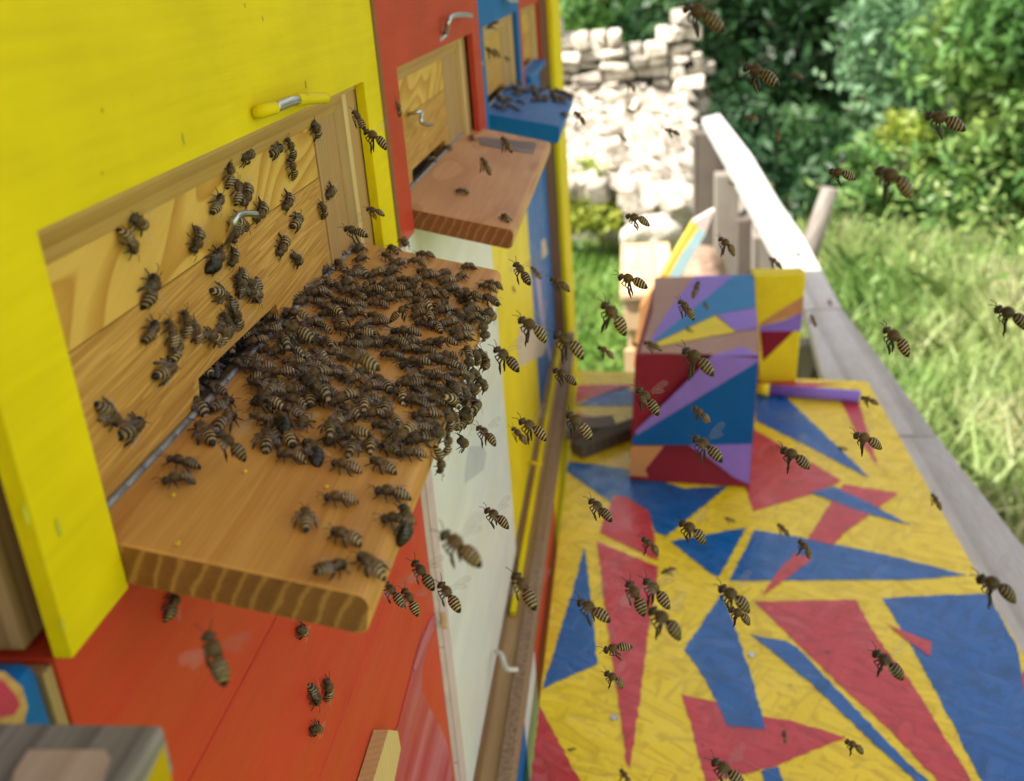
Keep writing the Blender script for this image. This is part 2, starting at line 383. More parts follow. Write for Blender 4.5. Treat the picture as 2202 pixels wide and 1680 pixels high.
# hive 1: yellow, nearest
h1 = hive(.220, .667, .2550, .6270, M['yellow'], 'yellow beehive front, nearest, its landing board covered in a dense swarm of bees', None, 0, 0)
hp = [on_x(488, 530, XP), on_x(497, 505, XP+.010), on_x(505, 478, XP+.013), on_x(520, 461, XP+.014), on_x(552, 461, XP+.016)]
t1 = dress_hive(h1, .2550, .6270, (M['board'], M['board_end']), -.0828, .1738, .2556, .612, (.352, .455), .0150, None)
tube('hook', [on_x(486, 528, XP), on_x(487, 527, XP+.004), on_x(500, 492, XP+.010), on_x(507, 468, XP+.012), on_x(524, 460, XP+.012), on_x(551, 461, XP+.013)], .0014, M['steel'], t1)
# painted-over peg above the opening: bent steel, yellow paint with a bare patch
P = [on_x(548, 245, XW-.002), on_x(560, 240, XW+.004), on_x(590, 232, XW+.007), on_x(625, 218, XW+.0085), on_x(655, 213, XW+.0085), on_x(699, 211, XW+.0085)]
hk = tube('hook', [P[0], P[1], P[2]-Vector((0, 0, 0))], [.0026, .0030, .0029], M['yellow'], t1)
tube('hook_bare_metal', [P[2], P[3], P[3].lerp(P[4], .4)], .0024, M['steel'], hk)
tube('hook_tip', [P[3].lerp(P[4], .4), P[4], P[5]], .0029, M['yellow'], hk)
# dents and drips on the yellow paint
chipm = plain('bare_spot', (.30, .25, .03), .7); smud = plain('greenish_smudge', (.50, .52, .02), .6)
for (u, v, r) in ((395, 299, .0012), (658, 182, .0010), (565, 40, .0007), (527, 12, .0006), (126, 1134, .0016), (57, 1108, .0016), (135, 1345, .0012)):
    c = on_x(u, v, XW+.0003); bm = bmesh.new()
    bmesh.ops.create_circle(bm, cap_ends=True, segments=10, radius=r, matrix=Matrix.Translation(c) @ Matrix.Rotation(math.pi/2, 4, 'Y') @ Matrix.Diagonal((2.0, .6, 1, 1)))
    bm_obj('paint_chip', bm, smud if r > .0011 else chipm, t1)

# hive 2: red
h2 = hive(.6690, 1.135, .7120, 1.080, M['red'], 'red beehive front between the yellow and the blue one', None, 0, 0, xf=XW+.0025, sw=.105)
t2 = dress_hive(h2, .7120, 1.080, (M['board2'], M['board2_end']), -.0856, .1735, .7175, 1.105, (.79, .95), .0150, None, .105)
tube('hook', [on_x(940, 90, XW), on_x(958, 73, XW+.005), on_x(963, 50, XW+.010), on_x(972, 36, XW+.011), on_x(990, 32, XW+.012), on_x(1012, 34, XW+.013)], .0022, M['steel'], t2)
tube('hook', [on_x(878, 246, XP), on_x(895, 242, XP+.008), on_x(906, 243, XP+.011), on_x(905, 262, XP+.012), on_x(918, 269, XP+.012), on_x(928, 268, XP+.012)], .0016, M['steel'], t2)
bm = bmesh.new()
q = [on_plane(u, v, (-.1, 0, D(.173)+.0012+.0), Vector((.2, 0, 1)).normalized()) for u, v in ()]
bm.free()
box('raw_edge', XW-.004, XW+.0024, .6672, .6688, D(.1699), CAM_H+.3, M['brown'], t2, 0)
# hive 3: blue
h3 = hive(1.135, 1.590, 1.180, 1.553, M['blue'], 'blue beehive front, third along, with bees crowding its blue landing board', None, 0, 0, sw=.11)
t3 = dress_hive(h3, 1.180, 1.553, M['blue'], -.0817, .1717, 1.2026, 1.515, (1.25, 1.43), .020, None, .11)
tube('hook', [on_x(1036, 120, XP), on_x(1037, 128, XP+.01), on_x(1035, 138, XP+.012), on_x(1043, 146, XP+.012)], .0016, M['steel'], t3)
tube('hook', [on_x(1085, -12, XW), on_x(1092, 0, XW+.01), on_x(1112, 2, XW+.012)], .002, M['steel'], t3)
# hive 4: farthest
h4 = hive(1.592, 1.962, 1.620, 1.950, M['red'], 'farthest beehive, pale wooden entrance board under a red strip', None, 0, 0)
t4 = dress_hive(h4, 1.620, 1.950, M['blue'], -.151, .156, 1.64, 1.93, (1.72, 1.85), .012)

# lower row
def lower(y0, y1, z0, z1, mt, label, seams=(), xf=XL):
    t = empty('beehive', (xf-.1, (y0+y1)/2, z0), label, 'beehive')
    zs = sorted([z0]+list(seams)+[z1])
    bm = bmesh.new()
    for a, b_ in zip(zs, zs[1:]):
        add_box(bm, xf-.02, xf, y0, y1, a+.0003, b_-.0003, .0005, 1)
    bm_obj('front_panel', bm, mt, t)
    bm = bmesh.new(); add_box(bm, -.45, xf-.0205, y0+.002, y1-.002, z0, z1); bm_obj('body', bm, M['raw'], t)
    return t
zb = D(.69)
s1 = on_x(500, 1505, XL).z; s2 = on_x(838, 1270, XL).z
lr = lower(.2205, .667, zb, D(.1705), M['red_low'], 'lower red beehive below the swarming landing board, its boards split by seams', (s1, s2))
lw = lower(.667, 1.12, zb, D(.1705), M['white'], 'lower white beehive between the lower red and yellow ones', (on_x(1005, 1500, XL).z, on_x(1000, 1190, XL).z), XL+.0042)
ly = lower(1.121, 1.56, zb, D(.1705), M['yellow2'], 'lower yellow beehive beyond the white one, paint worn', (on_x(1120, 900, XL).z,), XL+.001)
lbv = lower(1.561, 1.955, zb, D(.1705), M['blue_low'], 'lower blue beehive with chipped paint beside the brown corner post', (), XL+.001)
# pinkish edge of the white front, bare chips along it
box('edge_strip', XL+.0043, XL+.0050, .6668, .690, zb+.01, D(.172), paint('pinkish_white_paint', (.58, .46, .45), rough=.5), lw, 0)
def chip(pts, X, mt, parent, name='bare_patch', th=.0006):
    bm = bmesh.new(); P = [on_x(u, v, X) for u, v in pts]
    a = [bm.verts.new(p) for p in P]; b_ = [bm.verts.new(p-Vector((th, 0, 0))) for p in P]
    bm.faces.new(a); bm.faces.new(b_[::-1])
    for i in range(len(P)): bm.faces.new((a[i], a[(i+1) % len(P)], b_[(i+1) % len(P)], b_[i]))
    return bm_obj(name, bm, mt, parent)
chip([(948, 1318), (956, 1316), (960, 1330), (959, 1345), (962, 1352), (955, 1353), (949, 1346), (951, 1333)], XL+.0055, M['sill'], lw)
# torn crimson paint on the red front
M['crimson'] = paint('crimson_paint', (.42, .035, .06), col2=(.48, .13, .17), rough=.3, gs=90)
M['crimson_pale'] = paint('rubbed_crimson_paint', (.50, .14, .16), rough=.35, gs=90)
chip([(930, 1322), (939, 1330), (934, 1352), (917, 1395), (908, 1440), (907, 1480), (926, 1525), (946, 1560), (962, 1600), (975, 1685), (800, 1685), (806, 1640), (856, 1560), (862, 1535), (878, 1475), (890, 1425), (905, 1375)], XL+.0006, M['crimson'], lr, 'torn_paint')
chip([(925, 1335), (932, 1335), (922, 1370), (903, 1420), (893, 1445), (889, 1436), (905, 1385)], XL+.0011, M['crimson_pale'], lr, 'torn_paint')
# loose wooden batten leaning over the red front
b0 = [on_x(u, v, XL+.010) for u, v in ((835, 1570), (855, 1572), (862, 1610), (846, 1690), (799, 1690), (806, 1668))]
bm = bmesh.new(); a = [bm.verts.new(p) for p in b0]; c = [bm.verts.new(p-Vector((.0092, 0, 0))) for p in b0]
bm.faces.new(a); bm.faces.new(c[::-1])
for i in range(6): bm.faces.new((a[i], a[(i+1) % 6], c[(i+1) % 6], c[i]))
tag(bm_obj('wooden_batten', bm, M['stile_light']), 'pale bare wooden batten with a pointed top fixed on the lower red hive front', 'batten')
# peeling on yellow / blue fronts
pale = paint('peeled_pale_wood', (.62, .50, .36), rough=.6)
chip([(1118, 700), (1140, 692), (1166, 706), (1175, 740), (1168, 765), (1142, 775), (1118, 790), (1112, 745)], XL+.0016, pale, ly)
chip([(1150, 590), (1160, 592), (1172, 700), (1184, 760), (1190, 800), (1178, 760), (1163, 690)], XL+.0016, paint('lilac_paint', (.42, .36, .52), rough=.5), ly)
chip([(1164, 520), (1172, 512), (1178, 545), (1166, 560)], XL+.0016, pale, lbv)
# grey-white patches on the white front
gw = paint('grey_white_paint', (.50, .52, .55), rough=.45)
chip([(1008, 965), (1014, 960), (1040, 960), (1046, 975), (1040, 1010), (1000, 1040), (1000, 1020)], XL+.0048, gw, lw, 'paint_patch')
chip([(960, 1330), (972, 1290), (1000, 1200), (1006, 1180), (1002, 1205), (978, 1300), (966, 1345)], XL+.0048, paint('thin_white_paint', (.74, .76, .73), rough=.3), lw, 'paint_patch')

# sill under the lower row
sill = empty('sill_board', (-.15, 1, D(.72)), 'bare wooden sill board with a chipboard edge along the foot of the lower hives', 'sill board')
box('plank', XL-.01, -.1405, .1, 1.94, D(.715), D(.698), M['sill'], sill, .001)
box('chipboard_edge', -.140, -.1265, .1, 1.955, D(.72), D(.690), M['chip'], sill, .001)
box('painted_section', XL+.010, -.149, .985, 1.9, D(.6975), D(.690), M['yellow'], sill, .001)
# painted fascia seen down the gap
bm = bmesh.new(); ys = [.1, .42, .50, .60, .70, .83, .95, 1.3, 1.95]
for i, (a, b_) in enumerate(zip(ys, ys[1:])): add_box(bm, -.1300, -.1262, a, b_, D(1.15), D(.7205), 0, 1, i % 4)
bm_obj('fascia', bm, [M['blue'], M['white'], M['red'], M['yellow']], sill)
bm = bmesh.new()
kn = on_d(1100, 1310, .6975)
bmesh.ops.create_circle(bm, cap_ends=True, segments=16, radius=.004, matrix=Matrix.Translation(kn+Vector((0, 0, .0006))) @ Matrix.Diagonal((1, 3.2, 1, 1)))
bm_obj('knot', bm, plain('dark_knot', (.17, .10, .05), .7), sill)
# white painted wire hook on the sill
tag(tube('wire_hook', [on_d(1066, 1402, .665), on_d(1078, 1408, .662), on_d(1086, 1432, .662), on_d(1095, 1440, .664), on_d(1112, 1440, .668)], .0026, M['whitemetal']), 'white painted bent wire hook sticking out over the sill board', 'hook')
tag(tube('wire_hook', [on_d(1134, 997, .68), on_d(1144, 994, .672), on_d(1150, 997, .672), on_d(1166, 998, .672)], .0024, M['yellow2']), 'yellow painted bent wire hook beyond the white one on the sill', 'hook')

def prism(pts, th):
    bm = bmesh.new(); a = [bm.verts.new(p) for p in pts]; b_ = [bm.verts.new(p-Vector((0, 0, th))) for p in pts]
    bm.faces.new(a); bm.faces.new(b_[::-1])
    for i in range(len(pts)): bm.faces.new((a[i], a[(i+1) % len(pts)], b_[(i+1) % len(pts)], b_[i]))
    return bm
# hive before the first one: weathered landing board at the lower left, blue front with a pink patch
t0 = empty('beehive', (-.3, .05, D(.3)), 'neighbouring beehive at the lower left, blue front and weathered grey landing board', 'beehive')
box('front_panel', -.20, -.1668, -.12, .2150, D(.60), D(.1655), M['blue'], t0, .005)
c0 = on_d(352, 1556, .165)
bm = bmesh.new()
add_box(bm, -.205, c0.x, -.12, c0.y, D(.180), D(.165), .0015)
bm_obj('landing_board', bm, wood('grey_board_wood', (.34, .31, .28), (.15, .135, .125), period=.006, center=(-.3, 0, 1.2), stretch=.05, streak=.6, rough=.8), t0)
pts = [on_d(u, v, .1645) for u, v in ((60, 1612), (225, 1612), (238, 1630), (205, 1720), (20, 1720), (30, 1660))]
bm = prism(pts, .0003); bm_obj('worn_patch', bm, wood('worn_pale_wood', (.62, .48, .38), (.50, .36, .27), period=.006, center=(-.3, 0, 1.2), rough=.7), t0)
pts = [on_d(u, v, .1645) for u, v in ((352, 1600), (372, 1690), (392, 1760), (280, 1760))]
bm = prism(pts, .0003); bm_obj('paint_patch', bm, M['yellow2'], t0)
for nm, mt, pts, X in (('painted_rim', M['rail'], ((-30, 1440), (10, 1445), (48, 1478), (60, 1520), (50, 1560), (-30, 1560)), -.1663),
                       ('painted_patch', paint('pink_paint', (.52, .05, .09), rough=.45), ((-30, 1462), (5, 1462), (32, 1492), (44, 1515), (30, 1538), (-30, 1545)), -.1659)):
    chip(pts, X, mt, t0, nm, .0003)
box('end_board', -.190, -.1672, .2154, .2200, D(.60), D(.172), M['raw'], t0, .0005)

# ================================================================ DECK, BOXES, RAILING
DD = .75
ZD = D(DD)
deck = empty('painted_deck_board', (.15, 1, ZD), 'painted strand board top with blue and red shards on yellow beside the hives', 'painted board')
cor = [on_d(1205-.1225*(1900-1108)*1.0, 1900, DD), on_d(1865+.5727*(1900-822), 1900, DD), on_d(1865, 820, DD), on_d(1239, 797, DD)]
cor[3].x = cor[0].x = -.118
mats = [osb('yellow_strand_board', (.96, .72, .018), .3), osb('blue_strand_board', (.006, .13, .46), .22), osb('red_strand_board', (.62, .05, .07), .3)]
bm = bmesh.new()
add_hexa(bm, [Vector((c.x, c.y, ZD-.018)) for c in cor]+[Vector((c.x, c.y, ZD)) for c in cor], 0)
bm_obj('board', bm, mats[0], deck)
random.seed(3)
def z8(x, y): return ((2000+x*.9672)/1.860, (1500+y*.9672)/1.860)
shards = [  # (colour, layer, points in the 2000,1500 view)
 (2, 1, [(475, 500), (520, 505), (615, 565), (632, 640), (655, 770), (412, 655), (430, 600)]),
 (1, 0, [(272, 360), (400, 372), (530, 392), (760, 470), (940, 462), (690, 668), (640, 650), (612, 565), (470, 500), (460, 530), (265, 402)]),
 (2, 1, [(402, 690), (655, 798), (640, 900), (622, 1000), (540, 1632), (525, 1610), (430, 930)]),
 (1, 0, [(350, 708), (385, 1000), (402, 1198), (175, 1298), (300, 900)]),
 (1, 1, [(705, 690), (1018, 632), (905, 838), (870, 822)]),
 (1, 0, [(1052, 642), (1200, 665), (1600, 745), (1935, 830), (1700, 848), (950, 853)]),
 (2, 1, [(1085, 915), (1160, 800), (1222, 738), (1292, 765), (1180, 850)]),
 (2, 1, [(1272, 680), (1400, 480), (1420, 452), (1645, 492), (1560, 555), (1430, 650), (1378, 706)]),
 (1, 2, [(1282, 488), (1380, 465), (1540, 540), (1705, 628), (1500, 570)]),
 (2, 0, [(1040, 220), (1415, 438), (1300, 490), (1048, 566), (1015, 470)]),
 (1, 1, [(1058, 60), (1180, 92), (1450, 350), (1530, 430), (1300, 310), (1058, 190)]),
 (2, 0, [(1400, 85), (1480, 100), (1525, 250), (1565, 380), (1500, 290), (1450, 190)]),
 (2, 0, [(1065, 20), (1400, 40), (1200, 60), (1062, 52)]),
 (1, 1, [(918, 905), (940, 960), (960, 1010), (1040, 1250), (1100, 1468), (940, 1452), (850, 1260), (762, 1138)]),
 (2, 0, [(748, 1322), (890, 1352), (1060, 1410), (1200, 1430), (1430, 1500), (1300, 1550), (1130, 1622), (850, 1690), (800, 1480)]),
 (1, 1, [(1080, 1640), (1150, 1622), (1180, 1700), (1100, 1720)]),
 (2, 0, [(1050, 938), (1470, 930), (1560, 1090), (1700, 1270), (1860, 1530), (1960, 1700), (1830, 1700), (1600, 1460), (1400, 1280)]),
 (1, 1, [(1035, 1075), (1180, 1102), (1230, 1130), (1400, 1310), (1560, 1475), (1650, 1570), (1790, 1700), (1740, 1700), (1560, 1540), (1300, 1290), (1130, 1150)]),
 (1, 0, [(1580, 925), (1800, 912), (2020, 905), (2140, 1130), (2170, 1300), (2230, 1800), (2050, 1800), (1860, 1420), (1700, 1120)]),
 (2, 2, [(1590, 1028), (1680, 1068), (1785, 1108), (1782, 1168), (1690, 1105)]),
 (2, 1, [(150, 1368), (200, 1440), (255, 1540), (340, 1700), (20, 1750), (110, 1600)]),
 (2, 1, [(2158, 1250), (2300, 1200), (2300, 1600), (2180, 1400)]),
 (2, 1, [(300, 45), (545, 40), (545, 52), (400, 88), (308, 118)]),
 (1, 1, [(308, 128), (430, 78), (510, 52), (560, 72), (560, 128), (420, 130)]),
 (2, 1, [(285, 160), (420, 180), (470, 200), (440, 300), (280, 305)]),
]
def ragged(P, step=.006, amp=.0011):
    out = []
    for i, a in enumerate(P):
        b_ = P[(i+1) % len(P)]; n = max(1, int((b_-a).length/step)); d = (b_-a).normalized(); nrm = Vector((-d.y, d.x, 0))
        for k in range(n):
            out.append(a.lerp(b_, k/n) + (nrm*random.uniform(-amp, amp) if k else Vector()))
    return out
from mathutils.geometry import tessellate_polygon
xr = lambda y: cor[2].x + (cor[1].x-cor[2].x)*(y-cor[2].y)/(cor[1].y-cor[2].y)
for col, lay, pts in shards:
    P = [on_d(*z8(*p), DD) for p in pts]
    for p in P: p.x = min(max(p.x, -.1175), xr(p.y)-.001); p.y = min(p.y, cor[3].y-.002); p.z = ZD+.0005+.0004*lay
    P = ragged(P); bm = bmesh.new()
    vs = [bm.verts.new(p) for p in P]
    for tri in tessellate_polygon([P]):
        try: bm.faces.new([vs[i] for i in tri])
        except ValueError: pass
    for f in bm.faces:
        f.normal_update()
        if f.normal.z < 0: f.normal_flip()
    me = bpy.data.meshes.new('painted_shard'); bm.to_mesh(me); bm.free()
    link('painted_shard', me, mats[col], deck)
# screw heads
for (u, v) in ((1040, 1160), (470, 1420)):
    bm = bmesh.new(); c = on_d(*z8(u, v), DD); bmesh.ops.create_cone(bm, cap_ends=True, segments=14, radius1=.0045, radius2=.004, depth=.0012, matrix=Matrix.Translation(c+Vector((0, 0, .0014))))
    bm_obj('screw', bm, M['steel'], deck)

# painted box on the deck
def quad_thing(bm, P, mi, th=.0004, off=None):
    vs = [bm.verts.new(Vector(p)+(off or Vector())) for p in P]; f = bm.faces.new(vs); f.material_index = mi
bx = {}
A = on_d(1353, 1034, DD); B_ = on_d(1612, 1050, DD)
hb = .205
front = (B_-A).normalized(); depthv = Vector((-front.y, front.x, 0)).normalized()
def top_at(u, v): return on_d(u, v, DD-hb)
tfl, tfr, tnr, tnl = top_at(1410, 600), top_at(1620, 591), top_at(1634, 748), top_at(1366, 764)
pbox = empty('painted_box', tuple((A+B_)/2), 'painted wooden box with blue, purple and dark red shards standing on the painted board', 'box')
base = [A, B_, Vector((tfr.x, tfr.y, ZD)), Vector((tfl.x, tfl.y, ZD))]
base = [Vector((p.x, p.y, ZD+.001)) for p in base]
topz = [tnl, tnr, tfr, tfl]
pm = {k: paint(k+'_box_paint', c, rough=.4, grain='N', speck=.3, gs=90) for k, c in dict(tan=(.42, .24, .19), blue=(.004, .095, .34), sky=(.012, .20, .46), purple=(.27, .17, .62), yellow=(.80, .64, .02), darkred=(.22, .012, .028), orange=(.55, .26, .11)).items()}
bm = bmesh.new(); add_hexa(bm, base+topz, .0018, 2); bm_obj('box_body', bm, pm['darkred'], pbox)
fn = (B_-A).cross(Vector((0, 0, 1))).normalized()
if fn.y > 0: fn = -fn
def patch_on(name, pts, mt, p0, n, off, parent):
    P = [on_plane(u, v, Vector(p0)+n*off, n) for u, v in pts]
    bm = bmesh.new(); a = [bm.verts.new(p) for p in P]
    f = bm.faces.new(a); f.normal_update()
    if f.normal.dot(n) < 0: f.normal_flip()
    bmesh.ops.triangulate(bm, faces=bm.faces[:])
    me = bpy.data.meshes.new(name); bm.to_mesh(me); bm.free(); return link(name, me, mt, parent)
def z9(x, y): return ((2200+x*.5952)/1.860, (950+y*.5952)/1.860)
# front face normal from its real corners
nf = (base[1]-base[0]).cross(topz[0]-base[0]).normalized(); nf = nf if nf.y < 0 else -nf
Z = lambda L: [z9(*p) for p in L]
for mt, off, pts in (
    ('blue', .0004, [(1400, 830), (1360, 1395), (552, 1395), (556, 1330)]),
    ('purple', .0008, [(1090, 790), (1405, 812), (1398, 835), (580, 1330), (575, 1300), (940, 950)]),
    ('purple', .0008, [(930, 1400), (1358, 1388), (1340, 1660), (1230, 1610), (1090, 1500), (960, 1415)]),
    ('orange', .0008, [(545, 1402), (765, 1402), (640, 1560), (660, 1610), (535, 1602)]),
    ): patch_on('painted_shard', Z(pts), pm[mt], base[0], nf, off, pbox)
nt_ = Vector((0, 0, 1))
pzt = (0, 0, D(DD-hb))
for mt, off, pts in (
    ('tan', .0004, [(702, 270), (1372, 250), (1405, 795), (605, 775), (690, 500)]),
    ('purple', .0008, [(975, 258), (1240, 254), (1100, 420), (690, 700), (672, 690), (770, 530)]),
    ('sky', .0012, [(1238, 254), (1370, 250), (1380, 470), (1110, 520), (720, 700), (690, 700)]),
    ('yellow', .0016, [(1108, 527), (1250, 635), (735, 730), (715, 708)]),
    ('purple', .0016, [(1120, 520), (1382, 475), (1392, 612), (1248, 630)]),
    ('purple', .0016, [(1080, 795), (1300, 732), (1402, 795)]),
    ): patch_on('painted_shard', Z(pts), pm[mt], pzt, nt_, off, pbox)
# yellow block standing behind it
yb = 2.40*DD
q = [on_y(*z9(1405, 975), yb), on_y(*z9(1652, 972), yb), on_y(*z9(1722, 248), yb), on_y(*z9(1368, 255), yb)]
blk = empty('painted_block', tuple((q[0]+q[1])/2), 'yellow painted upright block with dark red and purple shards behind the painted box', 'block')
zz = ZD+.001
bm = bmesh.new(); dv = Vector((0, .045, 0))
lo = [Vector((q[0].x, yb, zz)), Vector((q[1].x, yb, zz))]
add_hexa(bm, [lo[0], lo[1], lo[1]+dv, lo[0]+dv, q[3], q[2], q[2]+dv, q[3]+dv], .003, 3); bm_obj('block_body', bm, pm['yellow'], blk)
for mt, off, pts in (('orange', .0004, [(1412, 575), (1600, 455), (1705, 395), (1700, 505), (1408, 600)]), ('purple', .0008, [(1410, 600), (1560, 560), (1698, 505), (1686, 630), (1410, 632)]),
                     ('darkred', .0006, [(1410, 632), (1640, 630), (1432, 832)])):
    patch_on('painted_shard', Z(pts), pm[mt], (0, yb, 0), Vector((0, -1, 0)), off, blk)
# purple stick
a = on_d(*z9(1395, 1020), DD-.012); b_ = on_d(*z9(2085, 1068), DD-.012)
stk = empty('painted_stick', tuple(a), 'purple painted stick with a yellow end lying on the painted board', 'stick')
c = a.lerp(b_, .12)
tube('stick_end', [a, c], .0115, pm['yellow'], stk, 12, 0); tube('shaft', [c, b_], .0105, pm['purple'], stk, 12, 0)
# grey timber scraps
def scrap(u0, v0, u1, v1, w_, h_, label, mt):
    a, b_ = on_d(u0, v0, DD-h_/2), on_d(u1, v1, DD-h_/2); d = (b_-a).normalized(); s = Vector((-d.y, d.x, 0))*w_/2; z = Vector((0, 0, h_/2))
    bm = bmesh.new(); add_hexa(bm, [a-s-z, b_-s-z, b_+s-z, a+s-z, a-s+z, b_-s+z, b_+s+z, a+s+z], .0015); tag(bm_obj('timber_offcut', bm, mt), label, 'offcut')
scrap(1240, 968, 1378, 915, .032, .022, 'dark grey timber offcut leaning across to the painted box', M['greydark'])
scrap(1206, 925, 1322, 915, .045, .020, 'brownish grey timber offcut beside the sill at the rear of the board', M['greypost'])

# weathered railing
rail = empty('wooden_railing', (.45, 3, 0), 'weathered grey wooden railing running away beside the painted board', 'railing')
RD = DD+.012
def plank(u, th, name, mt, dtop=RD):
    P = [on_d(x, y, dtop) for x, y in u]; k = Vector((0, 0, -th)); bm = bmesh.new()
    a = [bm.verts.new(p) for p in P]; b_ = [bm.verts.new(p+k) for p in P]
    bm.faces.new(a); bm.faces.new(b_[::-1])
    for i in range(len(P)): bm.faces.new((a[i], a[(i+1) % len(P)], b_[(i+1) % len(P)], b_[i]))
    bmesh.ops.bevel(bm, geom=bm.edges[:], offset=.002, segments=1, affect='EDGES')
    return bm_obj(name, bm, mt, rail)
plank([(1848, 938), (2018, 940), (2202, 1178), (2330, 1340), (2330, 1640), (1975, 1100)], .03, 'cap_plank', M['grey'])
plank([(1733, 668), (1813, 665), (1918, 806), (2014, 935), (1846, 933), (1770, 818)], .03, 'cap_plank', M['grey'], RD-.002)
plank([(1509, 254), (1547, 244), (1615, 332), (1672, 427), (1725, 504), (1811, 662), (1731, 665), (1640, 490), (1560, 340)], .035, 'cap_plank', M['grey'], RD-.004)
def post(u, v, w_, name, mt, ztop, zbot=0):
    c = on_d(u, v, RD+.04); bm = bmesh.new(); add_box(bm, c.x-w_/2, c.x+w_/2, c.y-w_/2, c.y+w_/2, zbot, ztop, .004); bm_obj(name, bm, mt, rail)
for u, v, w_, nm, mt in ((1522, 282, .14, 'post', M['greydark']), (1562, 372, .09, 'post', M['greypost']), (1640, 505, .06, 'baluster', M['greypost']), (1600, 470, .045, 'baluster', M['greydark']), (1735, 735, .05, 'baluster', M['greypost']), (1760, 790, .035, 'baluster', M['greydark'])):
    post(u, v, w_, nm, mt, D(RD+.040))
a, b_ = on_d(1545, 335, RD+.25), on_d(1700, 690, RD+.22)
tube('lower_rail', [a, b_], .03, M['greypost'], rail, 4, 0)
# leaning stake beyond
s0 = on_y(1742, 540, 4.0); s1_ = on_y(1785, 405, 4.0)
d = (s0-s1_); low = s0 + d*((s0.z)/(-d.z) if d.z else 1)
tag(tube('stake', [low, s0, s1_], [.045, .04, .032], M['greypost'], None, 7, 0), 'weathered grey stake leaning in the grass beyond the railing', 'stake')
# pencil-shaped picket
pc = empty('painted_picket', tuple(on_d(1440, 600, 1.65)), 'tall picket painted in yellow and pale blue with a sharpened tip, leaning beyond the board', 'picket')
Yp = 2.7
def ploc(u, v): return on_y(u, v, Yp)
def slab(name, pts, th, mt, parent, Y=Yp, dy=0):
    P = [on_y(u, v, Y)+Vector((0, dy, 0)) for u, v in pts]; bm = bmesh.new()
    a = [bm.verts.new(p) for p in P]; b_ = [bm.verts.new(p+Vector((0, th, 0))) for p in P]
    bm.faces.new(a); bm.faces.new(b_[::-1])
    for i in range(len(P)): bm.faces.new((a[i], a[(i+1) % len(P)], b_[(i+1) % len(P)], b_[i]))
    return bm_obj(name, bm, mt, parent)
slab('shaft', [(1517, 500), (1490, 478), (1424, 590), (1456, 612)], .03, paint('pale_yellow_paint', (.80, .62, .10)), pc)
slab('shaft', [(1424, 590.5), (1456, 612.5), (1415, 790), (1360, 790), (1378, 660)], .03, pm['orange'], pc)
slab('blue_side', [(1518, 502), (1504, 490), (1466, 545), (1440, 592), (1456, 606)], .002, paint('pale_blue_paint', (.45, .66, .74)), pc, Yp, -.0025)
slab('tip', [(1536, 452), (1518, 500), (1490, 478)], .03, paint('pale_tip_paint', (.75, .62, .6)), pc)
# pale crate beyond the board
cr = empty('wooden_crate', (.25, 3.1, 0), 'pale sunlit wooden crate standing on the lawn beyond the painted board', 'crate')
c0 = on_d(1378, 655, .95); c1 = on_d(1530, 560, .95)
bm = bmesh.new()
x0, x1 = on_y(1348, 640, 3.0).x, on_y(1440, 640, 3.0).x
cw = wood('pale_crate_wood', (.70, .52, .34), (.58, .38, .2), period=.01, rough=.7)
zc = on_y(1380, 640, 3.0).z
add_box(bm, x0, x1, 3.0, 3.55, 0.02, zc, .004); bm_obj('crate_body', bm, cw, cr)
for k in range(4):
    box('slat', x0-.012, x1+.012, 2.984, 2.9985, zc-.10-.16*k, zc-.005-.16*k, cw, cr, .002)
box('lid', x0-.02, x1+.02, 2.97, 3.58, zc+.0005, zc+.02, cw, cr, .003)
# ================================================================ GROUND, RUIN, TREES
def np_mesh(name, V, Fc):
    me = bpy.data.meshes.new(name); nf, k = Fc.shape
    me.vertices.add(len(V)); me.vertices.foreach_set('co', V.astype(np.float32).ravel())
    me.loops.add(nf*k); me.loops.foreach_set('vertex_index', Fc.astype(np.int32).ravel())
    me.polygons.add(nf); me.polygons.foreach_set('loop_start', np.arange(0, nf*k, k, dtype=np.int32)); me.polygons.foreach_set('loop_total', np.full(nf, k, dtype=np.int32))
    me.update(calc_edges=True); return me
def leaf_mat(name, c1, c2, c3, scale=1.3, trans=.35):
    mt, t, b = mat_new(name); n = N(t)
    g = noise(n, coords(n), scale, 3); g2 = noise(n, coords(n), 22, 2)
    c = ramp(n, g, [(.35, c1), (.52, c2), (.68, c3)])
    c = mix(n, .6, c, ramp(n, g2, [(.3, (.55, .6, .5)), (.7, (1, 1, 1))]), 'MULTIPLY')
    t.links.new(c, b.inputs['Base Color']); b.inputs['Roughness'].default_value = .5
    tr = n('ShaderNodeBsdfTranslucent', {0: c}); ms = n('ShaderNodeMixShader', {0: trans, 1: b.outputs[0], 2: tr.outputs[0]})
    t.links.new(ms.outputs[0], t.nodes['Material Output'].inputs[0]); return mt
